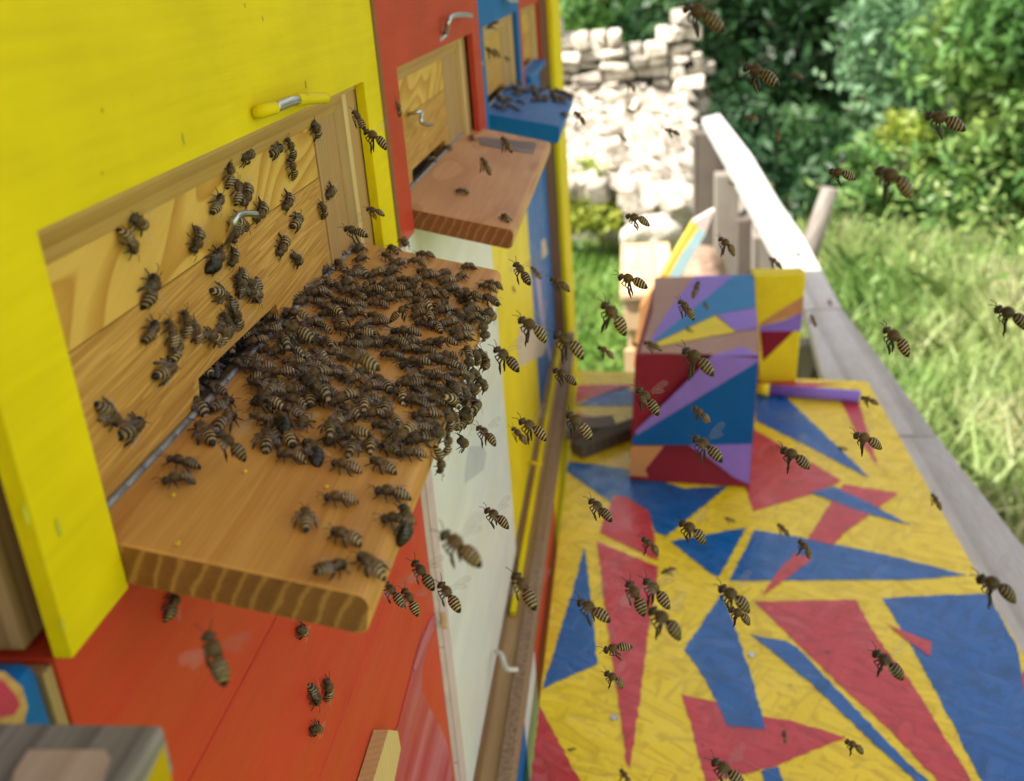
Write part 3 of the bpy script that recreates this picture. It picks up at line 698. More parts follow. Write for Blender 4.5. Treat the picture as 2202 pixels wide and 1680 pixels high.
def leaves(blobs, n, size, clump=.32, nclump=60):
    """blobs: (centre, radii). leaf quads gathered in clumps near each blob's shell"""
    vols = np.array([b[1][0]*b[1][1]*b[1][2] for b in blobs])**(2/3); vols = vols/vols.sum(); out = []
    for (c, r), wgt in zip(blobs, vols):
        k = max(50, int(n*wgt)); nc = max(8, int(nclump*wgt*len(blobs)))
        d = rng.normal(size=(nc, 3)); d /= np.linalg.norm(d, axis=1)[:, None]
        cc = np.array(c)+d*np.array(r)*rng.uniform(.45, 1.0, (nc, 1))
        pick = rng.integers(0, nc, k); rr = clump*np.mean(r)
        out.append(cc[pick]+rng.normal(size=(k, 3))*rr*.5*np.array([1, 1, .7]))
    P = np.concatenate(out); k = len(P); P[:, 2] = np.maximum(P[:, 2], .05)
    a = rng.normal(size=(k, 3)); a /= np.linalg.norm(a, axis=1)[:, None]
    b_ = np.cross(a, rng.normal(size=(k, 3))); b_ /= np.linalg.norm(b_, axis=1)[:, None]
    s = size*rng.uniform(.6, 1.3, (k, 1)); 
    V = np.stack([P-a*s, P+b_*s*.42, P+a*s, P-b_*s*.42], 1).reshape(-1, 3)
    return V, np.arange(4*k).reshape(k, 4)
def tree(name, label, cat, trunk, blobs, n, size, mt, group=None, tr=.12, **kw):
    base = Vector(trunk); t = empty(name, tuple(base), label, cat, group)
    V, Fc = leaves(blobs, n, size, **kw); me = np_mesh('crown', V, Fc); link('crown', me, mt, t)
    bm = bmesh.new(); tops = [Vector(b[0]) for b in blobs]; hub = base.lerp(sum(tops, Vector())/len(tops), .45)
    tube_into(bm, smooth_path([base, base.lerp(hub, .5)+Vector((.05, 0, 0)), hub], 4), list(np.linspace(tr, tr*.6, 9)), 7)
    for p in tops: tube_into(bm, smooth_path([hub, hub.lerp(p, .5)+Vector((random.uniform(-.2, .2), 0, .1)), p], 4), list(np.linspace(tr*.5, .015, 9)), 6)
    bm_obj('trunk', bm, M['greydark'], t)
def blob(u, v, Y, r, rz=None): p = on_y(u, v, Y); return ((p.x, p.y, max(p.z, .2)), (r, r, rz or r))

g = plain('lawn_ground', (.20, .28, .08), .9, 0, 3, .5)
NX = 90; xs = np.sign(np.linspace(-1, 1, NX))*np.abs(np.linspace(-1, 1, NX))**3*150; yy = xs+8
X, Y = np.meshgrid(xs, yy); Zg = .05*np.sin(X*1.3)*np.cos(Y*.9)*(np.hypot(X-2, Y-6) < 40)-.03
V = np.stack([X, Y, Zg], -1).reshape(-1, 3); i = np.arange(NX*NX).reshape(NX, NX)
Fc = np.stack([i[:-1, :-1], i[:-1, 1:], i[1:, 1:], i[1:, :-1]], -1).reshape(-1, 4)
tag(link('ground', np_mesh('ground', V, Fc), g, None, True), kind='structure')

def blades(n, region, h, wd, lean=.5):
    k = 0; P = rng.uniform([region[0], region[2]], [region[1], region[3]], (n, 2))
    hh = h*rng.uniform(.4, 1.25, n)*(0.65+.5*np.sin(P[:, 0]*2.1+P[:, 1])**2)
    th = rng.uniform(0, 6.28, n); ln = rng.normal(size=(n, 2))*lean*hh[:, None]
    zz = np.zeros(n); b_ = np.stack([np.cos(th), np.sin(th), zz], 1)*wd*rng.uniform(.6, 1.4, (n, 1))
    B = np.stack([P[:, 0], P[:, 1], zz-.02], 1); mid = B+np.stack([ln[:, 0]*.35, ln[:, 1]*.35, hh*.6], 1); T = B+np.stack([ln[:, 0], ln[:, 1], hh], 1)
    V = np.stack([B-b_, B+b_, mid+b_*.8, T, mid-b_*.8], 1).reshape(-1, 3); return V, np.arange(5*n).reshape(n, 5)
gm = leaf_mat('tall_grass', (.26, .42, .11), (.46, .56, .22), (.66, .60, .38), 1.6, .5)
gm2 = leaf_mat('lawn_grass', (.16, .32, .05), (.26, .42, .09), (.42, .52, .16), 2.5, .45)
V1, F1 = blades(75000, (.75, 7.5, 2.55, 10.5), .24, .008)
tag(link('tall_grass', np_mesh('tall_grass', V1, F1), gm), 'tall pale green meadow grass growing beyond the railing', 'grass', kind='stuff')
V1, F1 = blades(26000, (-1.6, .75, 2.2, 8), .09, .008)
tag(link('lawn_grass', np_mesh('lawn_grass', V1, F1), gm2), 'short bright green lawn grass before the ruined wall', 'grass', kind='stuff')
V1, F1 = leaves([((2.6, 5.2, .3), (2.0, 1.8, .25)), ((2.2, 3.6, .2), (1.0, .9, .2)), ((4.2, 6.5, .5), (2.2, 1.5, .4))], 7000, .028, nclump=160)
tag(link('weeds', np_mesh('weeds', V1, F1), leaf_mat('weed_leaf', (.18, .34, .08), (.34, .48, .14), (.56, .58, .24), 5, .45)), 'leafy weeds scattered through the tall grass beyond the railing', 'weeds', kind='stuff')

# ruined stone wall
YR = 7.6
outline = [(1165, 20), (1215, 38), (1255, 62), (1327, 77), (1423, 91), (1425, 41), (1432, 34), (1495, 36), (1500, 168), (1504, 230), (1490, 288), (1452, 384), (1423, 446)]
O = [on_y(u, v, YR) for u, v in outline]
topx = [p.x for p in O[:8]]; topz = [p.z for p in O[:8]]
rz = [p.z for p in O[7:]][::-1]; rx = [p.x for p in O[7:]][::-1]
bm = bmesh.new(); zc_ = 0.0
random.seed(5)
while zc_ < 3.2:
    hgt = random.uniform(.055, .11); x = O[0].x-.9
    while True:
        wd = random.uniform(.07, .24); xr_ = np.interp(zc_, rz, rx)+random.uniform(-.08, .05)
        if x > xr_: break
        zt = np.interp(x+wd/2, topx, topz)+random.uniform(-.035, .02)
        if zc_+hgt*.6 < zt:
            j = lambda a=.026: random.uniform(-a, a); dy = random.uniform(-.09, .07)
            c = [(x+j(), YR+dy+j(), zc_+j()), (x+wd-.012+j(), YR+dy+j(), zc_+j()), (x+wd-.012, YR+.4, zc_), (x, YR+.4, zc_),
                 (x+j(), YR+dy+j(), zc_+hgt-.012+j()), (x+wd-.012+j(), YR+dy+j(), zc_+hgt-.012+j()), (x+wd-.012, YR+.4, zc_+hgt), (x, YR+.4, zc_+hgt)]
            add_hexa(bm, [Vector(p) for p in c], .012, 1)
        x += wd
    zc_ += hgt
def stone_mat(name, c):
    mt, t, b = mat_new(name); n = N(t)
    vo = n('ShaderNodeNewGeometry')
    c1 = ramp(n, vo.outputs['Random Per Island'], [(0, [x*.55 for x in c]), (.5, c), (1, [min(.9, x*1.25) for x in c])])
    c1 = mix(n, .7, c1, ramp(n, noise(n, coords(n), 18, 5), [(.35, (.5, .45, .4)), (.6, (1, 1, 1))]), 'MULTIPLY')
    t.links.new(c1, b.inputs['Base Color']); b.inputs['Roughness'].default_value = .9; bump(n, noise(n, coords(n), 30, 5), .7, .02, b); return mt
st = stone_mat('limestone', (.60, .55, .47)); st2 = stone_mat('rubble_stone', (.48, .43, .36))
tag(bm_obj('ruined_wall', bm, st), 'ruined pale stone wall rising to a short broken pillar on the right', 'wall')
def boulder(u, v, Y, r, label, mt=st):
    c = on_y(u, v, Y); bm = bmesh.new(); bmesh.ops.create_icosphere(bm, subdivisions=3, radius=1)
    for q in bm.verts:
        f = 1+.18*math.sin(q.co.x*3.1+u)+.15*math.sin(q.co.y*4+q.co.z*3+v)+random.uniform(-.03, .03)
        q.co = Vector((q.co.x*r[0], q.co.y*r[1], q.co.z*r[2]))*f+c
    tag(bm_obj('boulder', bm, mt, None, True), label, 'boulder')
boulder(1400, 505, 4.6, (.115, .14, .10), 'large white sunlit boulder by the foot of the ruined wall')
bm = bmesh.new(); random.seed(8)
for k in range(420):
    u, v = random.uniform(1195, 1480), random.uniform(215, 450)
    if v > 415 and u < 1350: continue
    Yk = 7.45-(v-215)/240*1.9; c = on_y(u, v, Yk)
    if c.z < 0: continue
    s_ = random.uniform(.05, .15)*(1.5 if random.random() < .12 else 1)
    mtx = Matrix.Translation(c) @ Matrix.Rotation(random.uniform(0, 3), 4, (random.random(), random.random(), 1)) @ Matrix.Diagonal((s_*random.uniform(.8, 1.6), s_, s_*random.uniform(.5, .9), 1))
    vs = [mtx @ Vector((x+random.uniform(-.12, .12), y+random.uniform(-.12, .12), z+random.uniform(-.12, .12))) for z in (-.5, .5) for x, y in ((-.5, -.5), (.5, -.5), (.5, .5), (-.5, .5))]
    add_hexa(bm, vs, s_*.09, 1)
# earth core under the loose stones
pr = [on_y(1150, 300, 7.3), on_y(1480, 300, 7.3), on_y(1440, 395, 6.4), on_y(1180, 395, 6.4)]
add_hexa(bm, [Vector((p.x, p.y, -.05)) for p in pr]+[Vector((pr[0].x, pr[0].y, pr[0].z*.8)), Vector((pr[1].x, pr[1].y, pr[1].z*.8)), Vector((pr[2].x, pr[2].y, .1)), Vector((pr[3].x, pr[3].y, .1))])
tag(bm_obj('rubble', bm, st2), 'slope of pale loose rubble fallen in front of the ruined wall', 'rubble', kind='stuff')
boulder(1490, 620, 3.9, (.16, .16, .13), 'brown boulder beneath the painted picket', stone_mat('brown_stone', (.33, .22, .16)))

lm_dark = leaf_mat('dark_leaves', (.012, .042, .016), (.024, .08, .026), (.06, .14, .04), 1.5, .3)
lm_mid = leaf_mat('mid_leaves', (.05, .14, .03), (.12, .26, .06), (.30, .40, .10), 1.6, .35)
lm_blue = leaf_mat('pale_leaves', (.10, .22, .10), (.22, .38, .20), (.38, .50, .26), 1.3, .35)
lm_yel = leaf_mat('yellow_green_leaves', (.16, .28, .03), (.34, .42, .06), (.60, .60, .10), 1.8, .4)
G = 'trees beyond the meadow'
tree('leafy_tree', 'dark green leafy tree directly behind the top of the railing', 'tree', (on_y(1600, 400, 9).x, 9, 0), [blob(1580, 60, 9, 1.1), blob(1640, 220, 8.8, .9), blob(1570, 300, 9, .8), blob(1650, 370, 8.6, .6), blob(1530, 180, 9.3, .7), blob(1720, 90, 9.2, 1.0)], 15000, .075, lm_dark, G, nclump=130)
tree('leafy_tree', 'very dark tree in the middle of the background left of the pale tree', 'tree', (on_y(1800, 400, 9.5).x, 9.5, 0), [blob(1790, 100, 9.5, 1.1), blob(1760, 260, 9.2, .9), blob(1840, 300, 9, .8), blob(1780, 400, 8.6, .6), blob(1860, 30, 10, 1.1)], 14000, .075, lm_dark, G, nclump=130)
tree('leafy_tree', 'tree with pale bluish green foliage left of the top right corner', 'tree', (on_y(2060, 350, 7.4).x, 7.4, 0), [blob(1950, 120, 7.4, .42), blob(2020, 60, 7.3, .6), blob(2080, 180, 7.4, .5), blob(1960, 225, 7.2, .35), blob(1900, 270, 7.2, .3), blob(2110, 20, 7.3, .5)], 11000, .05, lm_blue, G, nclump=110)
tree('leafy_tree', 'mid green tree in the top right corner with yellowish leaves', 'tree', (on_y(2190, 450, 6.2).x, 6.2, 0), [blob(2170, 120, 6.2, .5), blob(2210, 260, 6.2, .5), blob(2150, 330, 6.4, .42), blob(2190, 430, 6.2, .4), blob(2240, 60, 6.2, .5)], 12000, .045, lm_mid, G, nclump=110)
tree('shrub', 'yellow flowering shrub at the foot of the pale tree', 'shrub', (on_y(1960, 420, 6.6).x, 6.6, 0), [blob(1950, 295, 6.6, .17), blob(2015, 325, 6.5, .15, .2), blob(1920, 360, 6.5, .16), blob(1975, 360, 6.4, .13, .25), blob(1890, 330, 6.7, .1), blob(2045, 385, 6.3, .12)], 2600, .04, lm_yel, None, tr=.03, nclump=60)
tree('shrub', 'mid green shrub between the dark tree and the meadow', 'shrub', (on_y(1860, 470, 6.4).x, 6.4, 0), [blob(1890, 400, 6.4, .3), blob(1840, 440, 6.3, .25), blob(2050, 420, 6.2, .3)], 3800, .045, lm_mid, None, tr=.03, nclump=60)
tree('leafy_tree', 'bright green leafy tree behind the left end of the ruined wall', 'tree', (on_y(1240, 30, 11).x, 11, 0), [blob(1240, -10, 10.5, .8), blob(1330, 30, 10, .6), blob(1390, -20, 10.5, .7), blob(1200, -90, 11, 1.0)], 9000, .07, lm_mid, G, nclump=120)
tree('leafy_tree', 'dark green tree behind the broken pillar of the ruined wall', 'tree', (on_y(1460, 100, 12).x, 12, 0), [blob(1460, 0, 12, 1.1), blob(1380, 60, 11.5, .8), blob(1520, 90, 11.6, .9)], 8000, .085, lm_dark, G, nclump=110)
tree('shrub', 'yellow-green bush growing at the foot of the ruined wall', 'shrub', (on_y(1280, 440, 6.1).x, 6.1, 0), [blob(1265, 405, 6.1, .16, .2), blob(1312, 432, 6.0, .13, .14), blob(1232, 425, 6.1, .14, .2), blob(1255, 455, 6.0, .2, .14), blob(1310, 465, 5.9, .15, .1), blob(1215, 465, 6.0, .2, .12)], 3400, .026, lm_yel, None, tr=.012, nclump=70)
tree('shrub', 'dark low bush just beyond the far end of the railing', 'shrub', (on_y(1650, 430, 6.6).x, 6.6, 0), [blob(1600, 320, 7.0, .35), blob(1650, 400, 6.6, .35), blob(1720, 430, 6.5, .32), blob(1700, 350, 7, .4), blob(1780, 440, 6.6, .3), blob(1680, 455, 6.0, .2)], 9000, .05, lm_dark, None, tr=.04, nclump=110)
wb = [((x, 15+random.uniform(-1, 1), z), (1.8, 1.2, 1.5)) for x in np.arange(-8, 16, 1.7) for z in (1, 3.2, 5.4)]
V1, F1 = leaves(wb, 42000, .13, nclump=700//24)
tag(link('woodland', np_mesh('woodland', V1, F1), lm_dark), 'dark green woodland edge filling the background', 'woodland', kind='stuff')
# ================================================================ BEES
mmx = .001
def bee_body_mat(name, drone=False):
    mt, t, b = mat_new(name); n = N(t)
    at = n('ShaderNodeAttribute', attribute_name='along'); s = at.outputs['Fac']
    obi = n('ShaderNodeObjectInfo')
    nz = noise(n, coords(n), 900, 2)
    # wobble the band edges
    w_ = n('ShaderNodeMath', {0: nz, 1: .10}, operation='MULTIPLY'); s2 = n('ShaderNodeMath', {0: s, 1: w_.outputs[0]}, operation='ADD')
    dk = (.013, .007, .004); tan = (.46, .33, .14) ; tip = (.006, .005, .006)
    if drone: dk = (.012, .010, .010); tan = (.045, .035, .022)
    # along: 0..1 abdomen tip->waist, 1..2 thorax, 2..3 head
    st = [(0, tip), (.10, tip)]
    for k in range(5):
        a = .135+k*.165; st += [(a, dk), (a+.088, dk), (a+.108, tan), (a+.145, tan)]
    st += [(.97, dk)]
    f = n('ShaderNodeMath', {0: s2.outputs[0], 1: 1.0}, operation='MINIMUM')
    ab = ramp(n, f.outputs[0], st)
    r1 = n('ShaderNodeMath', {0: obi.outputs['Random'], 1: 7.31}, operation='MULTIPLY'); r2 = n('ShaderNodeMath', {0: r1.outputs[0]}, operation='FRACT')
    r3 = n('ShaderNodeMath', {0: r2.outputs[0], 1: .45}, operation='MULTIPLY')
    ab = mix(n, r3.outputs[0], ab, mix(n, 1, ab, (.50, .38, .30), 'MULTIPLY'))
    fur = ramp(n, noise(n, coords(n), 2500, 3), [(.35, (.020, .011, .005)), (.65, (.17, .10, .030))])
    head = ramp(n, noise(n, coords(n), 2500, 3), [(.35, (.022, .015, .010)), (.65, (.12, .085, .045))])
    g1 = n('ShaderNodeMath', {0: s, 1: 1.0}, operation='GREATER_THAN'); g2 = n('ShaderNodeMath', {0: s, 1: 2.0}, operation='GREATER_THAN')
    c = mix(n, g1.outputs[0], ab, fur); c = mix(n, g2.outputs[0], c, head)
    hv = ramp(n, obi.outputs['Random'], [(0, (.55, .55, .55)), (.5, (.9, .9, .9)), (1, (1.25, 1.2, 1.1))])
    c = mix(n, 1, c, hv, 'MULTIPLY')
    t.links.new(c, b.inputs['Base Color']); b.inputs['Roughness'].default_value = .42 if not drone else .25; b.inputs['Specular IOR Level'].default_value = .3
    bump(n, noise(n, coords(n), 3500, 3), .6, .00015, b)
    return mt
BM_ = bee_body_mat('bee_body'); BD_ = bee_body_mat('drone_body', True)
LEG = plain('bee_leg', (.022, .011, .006), .35, 0, 900, .3); EYE = plain('bee_eye', (.012, .009, .010), .15, 0, 900, .2)
FUR = plain('bee_fur', (.25, .155, .055), .7, 0, 700, .5)
def wing_mat(name, alpha, tint, veins=True):
    mt, t, b = mat_new(name); n = N(t)
    b.inputs['Base Color'].default_value = rgba(tint); b.inputs['Roughness'].default_value = .2
    if not veins: b.inputs['Alpha'].default_value = alpha; return mt
    vein = n('ShaderNodeTexVoronoi', {'Vector': coords(n, (.45, 1, 0)), 'Scale': 700}, feature='DISTANCE_TO_EDGE')
    f = ramp(n, vein.outputs[0], [(.0, (alpha+.28,)*3), (.06, (alpha,)*3)])
    t.links.new(f, b.inputs['Alpha']); return mt
WF = wing_mat('wing_membrane', .07, (.36, .28, .27)); WS = wing_mat('beating_wing_membrane', .17, (.30, .25, .21), False)
WP = wing_mat('pale_wing', .62, (.50, .44, .44))

def bee_mesh(name, pose, drone=False, curl=0.0, seed=0):
    R = random.Random(seed)
    prof = [(-9.1, .12), (-8.85, .62), (-8.2, 1.22), (-7.3, 1.75), (-6.2, 2.15), (-5.1, 2.30), (-4.1, 2.26), (-3.2, 1.95), (-2.5, 1.35), (-2.05, .66), (-1.8, .75), (-1.4, 1.35), (-.8, 1.78),
            (0, 1.98), (.8, 1.9), (1.4, 1.55), (1.85, .95), (2.1, .62), (2.35, .95), (2.7, 1.5), (3.15, 1.7), (3.6, 1.55), (4.05, 1.05), (4.35, .45), (4.45, .1)]
    al = {i: min(.999, (x+9.1)/7.1) for i, (x, r) in enumerate(prof) if x < -1.95}
    bm = bmesh.new(); lay = bm.verts.layers.float.new('along'); rings = []; SEG = 16
    # refine the abdomen for crisp bands
    P2 = []
    for (x0, r0), (x1, r1) in zip(prof, prof[1:]):
        k = 3 if x1 < -2 else 1
        for j in range(k): tt = j/k; P2.append((x0+(x1-x0)*tt, r0+(r1-r0)*tt))
    P2.append(prof[-1])
    for x, r in P2:
        ab = x < -2.05; hd = x > 2.1
        if drone and ab: r *= 1.22
        if drone and not ab: r *= 1.18
        z0 = 0
        wy, wz = (1.0, .90) if ab else ((1.08, 1.05) if hd else (1.0, .98))
        if ab:
            q = (-2.05-x); z0 = -.030*q*q*(1+curl) - .04*q
            x = x + .012*curl*q*q
            if drone: x *= 1.08
        if hd: z0 = -.45-.25*(x-2.1)
        ring = []
        for k in range(SEG):
            a = 2*math.pi*k/SEG; v = bm.verts.new((x*mmx, r*wy*math.cos(a)*mmx, (z0+r*wz*math.sin(a))*mmx))
            v[lay] = ((x/(1.08 if drone else 1)+9.1)/7.1 if ab else (2.5 if hd else 1.5)); ring.append(v)
        if ab:
            for v in ring: v[lay] = min(.995, max(0, v[lay]))
        rings.append(ring)
    for r0, r1 in zip(rings, rings[1:]):
        for k in range(SEG):
            f = bm.faces.new((r0[k], r0[(k+1) % SEG], r1[(k+1) % SEG], r1[k])); f.smooth = True
    bm.faces.new(rings[0][::-1]); bm.faces.new(rings[-1])
    for v in bm.verts: v.co.y *= .93
    bm.normal_update()
    cand = [(v.co.copy(), v.normal.copy()) for r_, (x, _) in zip(rings, P2) for v in r_ if (-1.9 < x < 2.0) or x > 2.2]
    cand += [(v.co.copy(), v.normal.copy()) for r_, (x, _) in zip(rings, P2) for v in r_ if x < -2.2 and R.random() < .18]
    # eyes
    for s in (1, -1):
        mtx = Matrix.Translation((3.05*mmx, s*1.28*mmx, -.55*mmx)) @ Matrix.Rotation(s*.5, 4, 'Z') @ Matrix.Diagonal((.75*mmx, .55*mmx, (1.35 if drone else 1.15)*mmx, 1))
        res = bmesh.ops.create_icosphere(bm, subdivisions=2, radius=1.25 if drone else 1, matrix=mtx)
        for v in res['verts']:
            for f in v.link_faces: f.material_index = 2; f.smooth = True
    def T(pts, r, flat=1): tube_into(bm, [Vector(p)*mmx for p in pts], [x*mmx for x in r], 6, 1, True, flat)
    for s in (1, -1):
        j = lambda a=.35: R.uniform(-a, a)
        if pose == 'stand':
            e = [j(.7) for _ in range(3)]
            T([(1.3, s*.9, -1.2), (2.2, s*2.5, -.9), (3.3+e[0], s*3.4, -1.9), (4.2+e[0], s*3.9, -2.7)], (.34, .30, .2, .12))
            T([(.2, s*1.0, -1.4), (.2+e[1], s*2.9, -.8), (-.2+e[1], s*4.0, -2.2), (-.8+e[1], s*4.9, -2.75)], (.36, .33, .22, .13))
            T([(-.9, s*1.0, -1.4), (-2.3, s*2.7, -.3), (-4.2+e[2], s*3.5, -1.7), (-5.3+e[2], s*3.9, -2.6), (-6.1+e[2], s*4.2, -2.75)], (.36, .36, .50, .30, .13))
        else:
            T([(1.3, s*.8, -1.3), (1.9, s*1.7, -2.5), (.9+j(), s*1.5, -3.4), (.3+j(), s*1.3, -3.9)], (.34, .30, .2, .12))
            T([(.2, s*.9, -1.5), (.2, s*1.9, -2.9), (-1.2+j(), s*1.7, -4.0), (-1.9+j(), s*1.5, -4.8)], (.36, .32, .22, .12))
            h = 1.0 if pose == 'fly' else .55
            T([(-.9, s*.9, -1.5), (-1.2, s*1.7, -3.2), (-2.6+j(), s*1.6, -3.4-2.2*h), (-3.3+j(), s*1.4, -3.8-3.4*h), (-3.9, s*1.3, -4.1-4.2*h)], (.38, .36, .56, .34, .13))
        T([(4.1, s*.45, -.3), (5.0, s*1.0, .5), (6.0+j(), s*1.6, .45+j()), (7.1+j(), s*2.1, .1+j())], (.15, .13, .12, .10))
    # fur: short hairs over thorax, head and abdomen base
    for vco, vno in cand:
        hdv = vco.x > 2.1*mmx; ab = vco.x < -2*mmx
        for _ in range(1 if (hdv or ab) else 5):
            nn = (vno+Vector((R.uniform(-.6, .4), R.uniform(-.5, .5), R.uniform(-.5, .5)))).normalized()
            p = vco+Vector((R.uniform(-.35, .35), R.uniform(-.35, .35), R.uniform(-.3, .3)))*mmx*.8; l = R.uniform(.3, .62)*mmx*(.6 if (hdv or ab) else 1)
            sd = nn.cross(Vector((R.random(), R.random(), R.random()))).normalized()*.055*mmx
            q = [bm.verts.new(p-sd-nn*.1*mmx), bm.verts.new(p+sd-nn*.1*mmx), bm.verts.new(p+nn*l)]
            f = bm.faces.new(q); f.material_index = 3
    me = bpy.data.meshes.new(name); bm.to_mesh(me); bm.free()
    for x in (BD_ if drone else BM_, LEG, EYE, FUR): me.materials.append(x)
    return me
def wing_mesh(name, s, kind, mt):
    """fore and hind wing of one side as one thin curved blade pair"""
    bm = bmesh.new()
    def blade(root, ax, side, L, Wd, up):
        o = [(0, 0), (.12, .10), (.35, .30), (.6, .44), (.82, .46), (.95, .36), (1, .18), (.97, 0), (.85, -.14), (.6, -.16), (.3, -.08)]
        vs = [bm.verts.new((root+ax*(a*L)+side*(b_*Wd)+up*(.25*math.sin(a*3)*L*.06))*mmx) for a, b_ in o]; f = bm.faces.new(vs); f.smooth = True
    r = Vector((.3, s*1.3, 1.5))
    if kind == 'folded':
        blade(r, Vector((-1, s*.16, -.06)).normalized(), Vector((.1, s*1, -.15)), 8.8, 4.6, Vector((0, 0, 1)))
        blade(r+Vector((-.8, 0, -.2)), Vector((-1, s*.30, -.08)).normalized(), Vector((.1, s*1, -.15)), 6.2, 3.6, Vector((0, 0, 1)))
    elif kind == 'spread':
        blade(r, Vector((-.8, s*.62, .05)).normalized(), Vector((.55, s*.8, 0)), 8.8, 4.2, Vector((0, 0, 1)))
        blade(r+Vector((-.8, 0, -.2)), Vector((-1, s*.45, 0)).normalized(), Vector((.4, s*.8, 0)), 6.2, 3.4, Vector((0, 0, 1)))
    else:
        blade(r, Vector((-.25, s*.80, .55)).normalized(), Vector((1, s*.2, .1)), 8.8, 4.4, Vector((0, 0, 1)))
        blade(r+Vector((-.8, 0, -.2)), Vector((-.5, s*.80, .45)).normalized(), Vector((1, s*.3, .1)), 6.2, 3.4, Vector((0, 0, 1)))
    me = bpy.data.meshes.new(name); bm.to_mesh(me); bm.free(); me.materials.append(mt); return me
BODY = {'stand': [bee_mesh('honey_bee', 'stand', False, c, k) for k, c in enumerate((0, .5, 1.0, 1.6))],
        'fly': [bee_mesh('honey_bee', 'fly', False, -.2, 11), bee_mesh('honey_bee', 'tuck', False, .2, 12), bee_mesh('honey_bee', 'fly', False, .5, 13), bee_mesh('honey_bee', 'tuck', False, -.4, 14)],
        'drone': [bee_mesh('drone_bee', 'stand', True, .6, 21)]}
WING = {k: [wing_mesh('wing', s, k if k != 'pale' else 'spread', m_) for s in (1, -1)] for k, m_ in (('folded', WF), ('spread', WF), ('fly', WS), ('pale', WP))}

BEES = []
def put_bee(loc, fwd, up, kind, label, group, scale=1.0, wing='folded'):
    fwd = fwd.normalized(); up = (up-fwd*up.dot(fwd)).normalized(); sd = up.cross(fwd)
    mw = Matrix((fwd, sd, up)).transposed().to_4x4(); mw.translation = loc
    d = loc-CAMPOS; BEES.append(dict(m=mw @ Matrix.Scale(scale, 4), kind=kind, me=random.choice(BODY[kind]), label=label, group=group, wing=wing, size=scale/max(.05, d.dot(FWD))*(1.3 if kind == 'drone' else 1)))
def make_bees(limit=300):
    order = sorted(BEES, key=lambda b: -b['size'])
    # bees of the pile that would share a label are told apart by how near they are
    by = {}
    for b in order[:limit]: by.setdefault(b['label'], []).append(b)
    ORD = ['', 'second-', 'third-', 'fourth-', 'fifth-', 'sixth-', 'seventh-', 'eighth-', 'ninth-', 'tenth-', 'eleventh-', 'twelfth-', 'thirteenth-', 'fourteenth-', 'fifteenth-']
    for lab, L in by.items():
        if len(L) > 1:
            for k, b in enumerate(sorted(L, key=lambda b: (b['m'].translation-CAMPOS).dot(FWD))): b['label'] = ORD[min(k, 14)]+'nearest '+lab
    for b in order[:limit]:
        o = bpy.data.objects.new('drone_bee' if b['kind'] == 'drone' else 'honey_bee', b['me']); COL.objects.link(o); o.matrix_world = b['m']
        tag(o, b['label'], 'bee', b['group'])
        for wme in WING[b['wing']]:
            c = bpy.data.objects.new('wing', wme); COL.objects.link(c); c.parent = o
    mats = []; bm = bmesh.new()
    for b in order[limit:]:
        for me in (b['me'],):
            n0 = len(bm.verts); f0 = len(bm.faces); bm.from_mesh(me); bm.verts.ensure_lookup_table(); bm.faces.ensure_lookup_table()
            for k in range(n0, len(bm.verts)): bm.verts[k].co = b['m'] @ bm.verts[k].co
    me = bpy.data.meshes.new('bee_swarm'); bm.to_mesh(me); bm.free()
    tag(link('bee_swarm', me, [BM_, LEG, EYE, FUR]), 'the smallest and farthest dark bees, on the blue landing board and in the air by the wall', 'bees', kind='stuff')
    print('BEES', len(order))
SURF = {}
bn = Vector((XP+.0035-(-.0828), 0, 0))
def tilt_normal(hd, xo, do): d = Vector((xo-(XP+.0035), 0, -(do-hd))).normalized(); return Vector((-d.z, 0, d.x)).normalized()
SURF['b'] = (Vector((XP+.0035, 0, D(.151))), tilt_normal(.151, -.0828, .1738))
SURF['p'] = (Vector((XP+.0002, 0, 0)), Vector((1, 0, 0)))
SURF['o'] = (Vector((-.0828, 0, 0)), Vector((1, 0, 0)))
SURF['r'] = (Vector((XL, 0, 0)), Vector((1, 0, 0)))
SURF['s'] = (Vector((-.0835, 0, 0)), Vector((1, 0, 0)))
SURF['c'] = (Vector((-.0856, 0, D(.1735))), tilt_normal(.151, -.0856, .1735))
SURF['e'] = (Vector((-.0817, 0, D(.1717))), tilt_normal(.151, -.0817, .1717))
SURF['q'] = (Vector((XW, 0, 0)), Vector((1, 0, 0)))
placed = []
def surf_bee(s, hu, hv, tu, tv, label, group=None, kind='stand', wing='folded', lift=None, gauge=None):
    p0, nrm = SURF[s]; hgt = .0028
    h = on_plane(hu, hv, p0+nrm*hgt, nrm); t = on_plane(tu, tv, p0+nrm*hgt, nrm)
    if s == 'b' and (h.x+t.x)/2 > -.0828+.001:            # past the outer edge: hangs on it
        return surf_bee('o', hu, hv, tu, tv, label, group, kind, wing)
    f = h-t; L = f.length; sc = min(1.18, max(.93, L/.0130))
    if L > .020 or L < .003: sc = 1.0
    if kind == 'drone': sc = min(1.15, max(1, sc))
    c = t.lerp(h, .62)
    if L > .020: c = (h+t)/2
    up = nrm.copy()
    z = 0
    near = sum(1 for q, r_ in placed if r_ == s and (q-c).length < .0062)
    if s in 'bo': z = min(near, 3)*.0022
    c2 = c+nrm*(z if lift is None else lift)
    placed.append((c, s))
    pitch = random.uniform(-.16, .08)-.12*(near > 0)
    ff = f.normalized()+nrm*pitch
    roll = ff.cross(nrm)*random.uniform(-.22, .22)
    return put_bee(c2, ff, up+roll, kind, label, group, sc, wing)
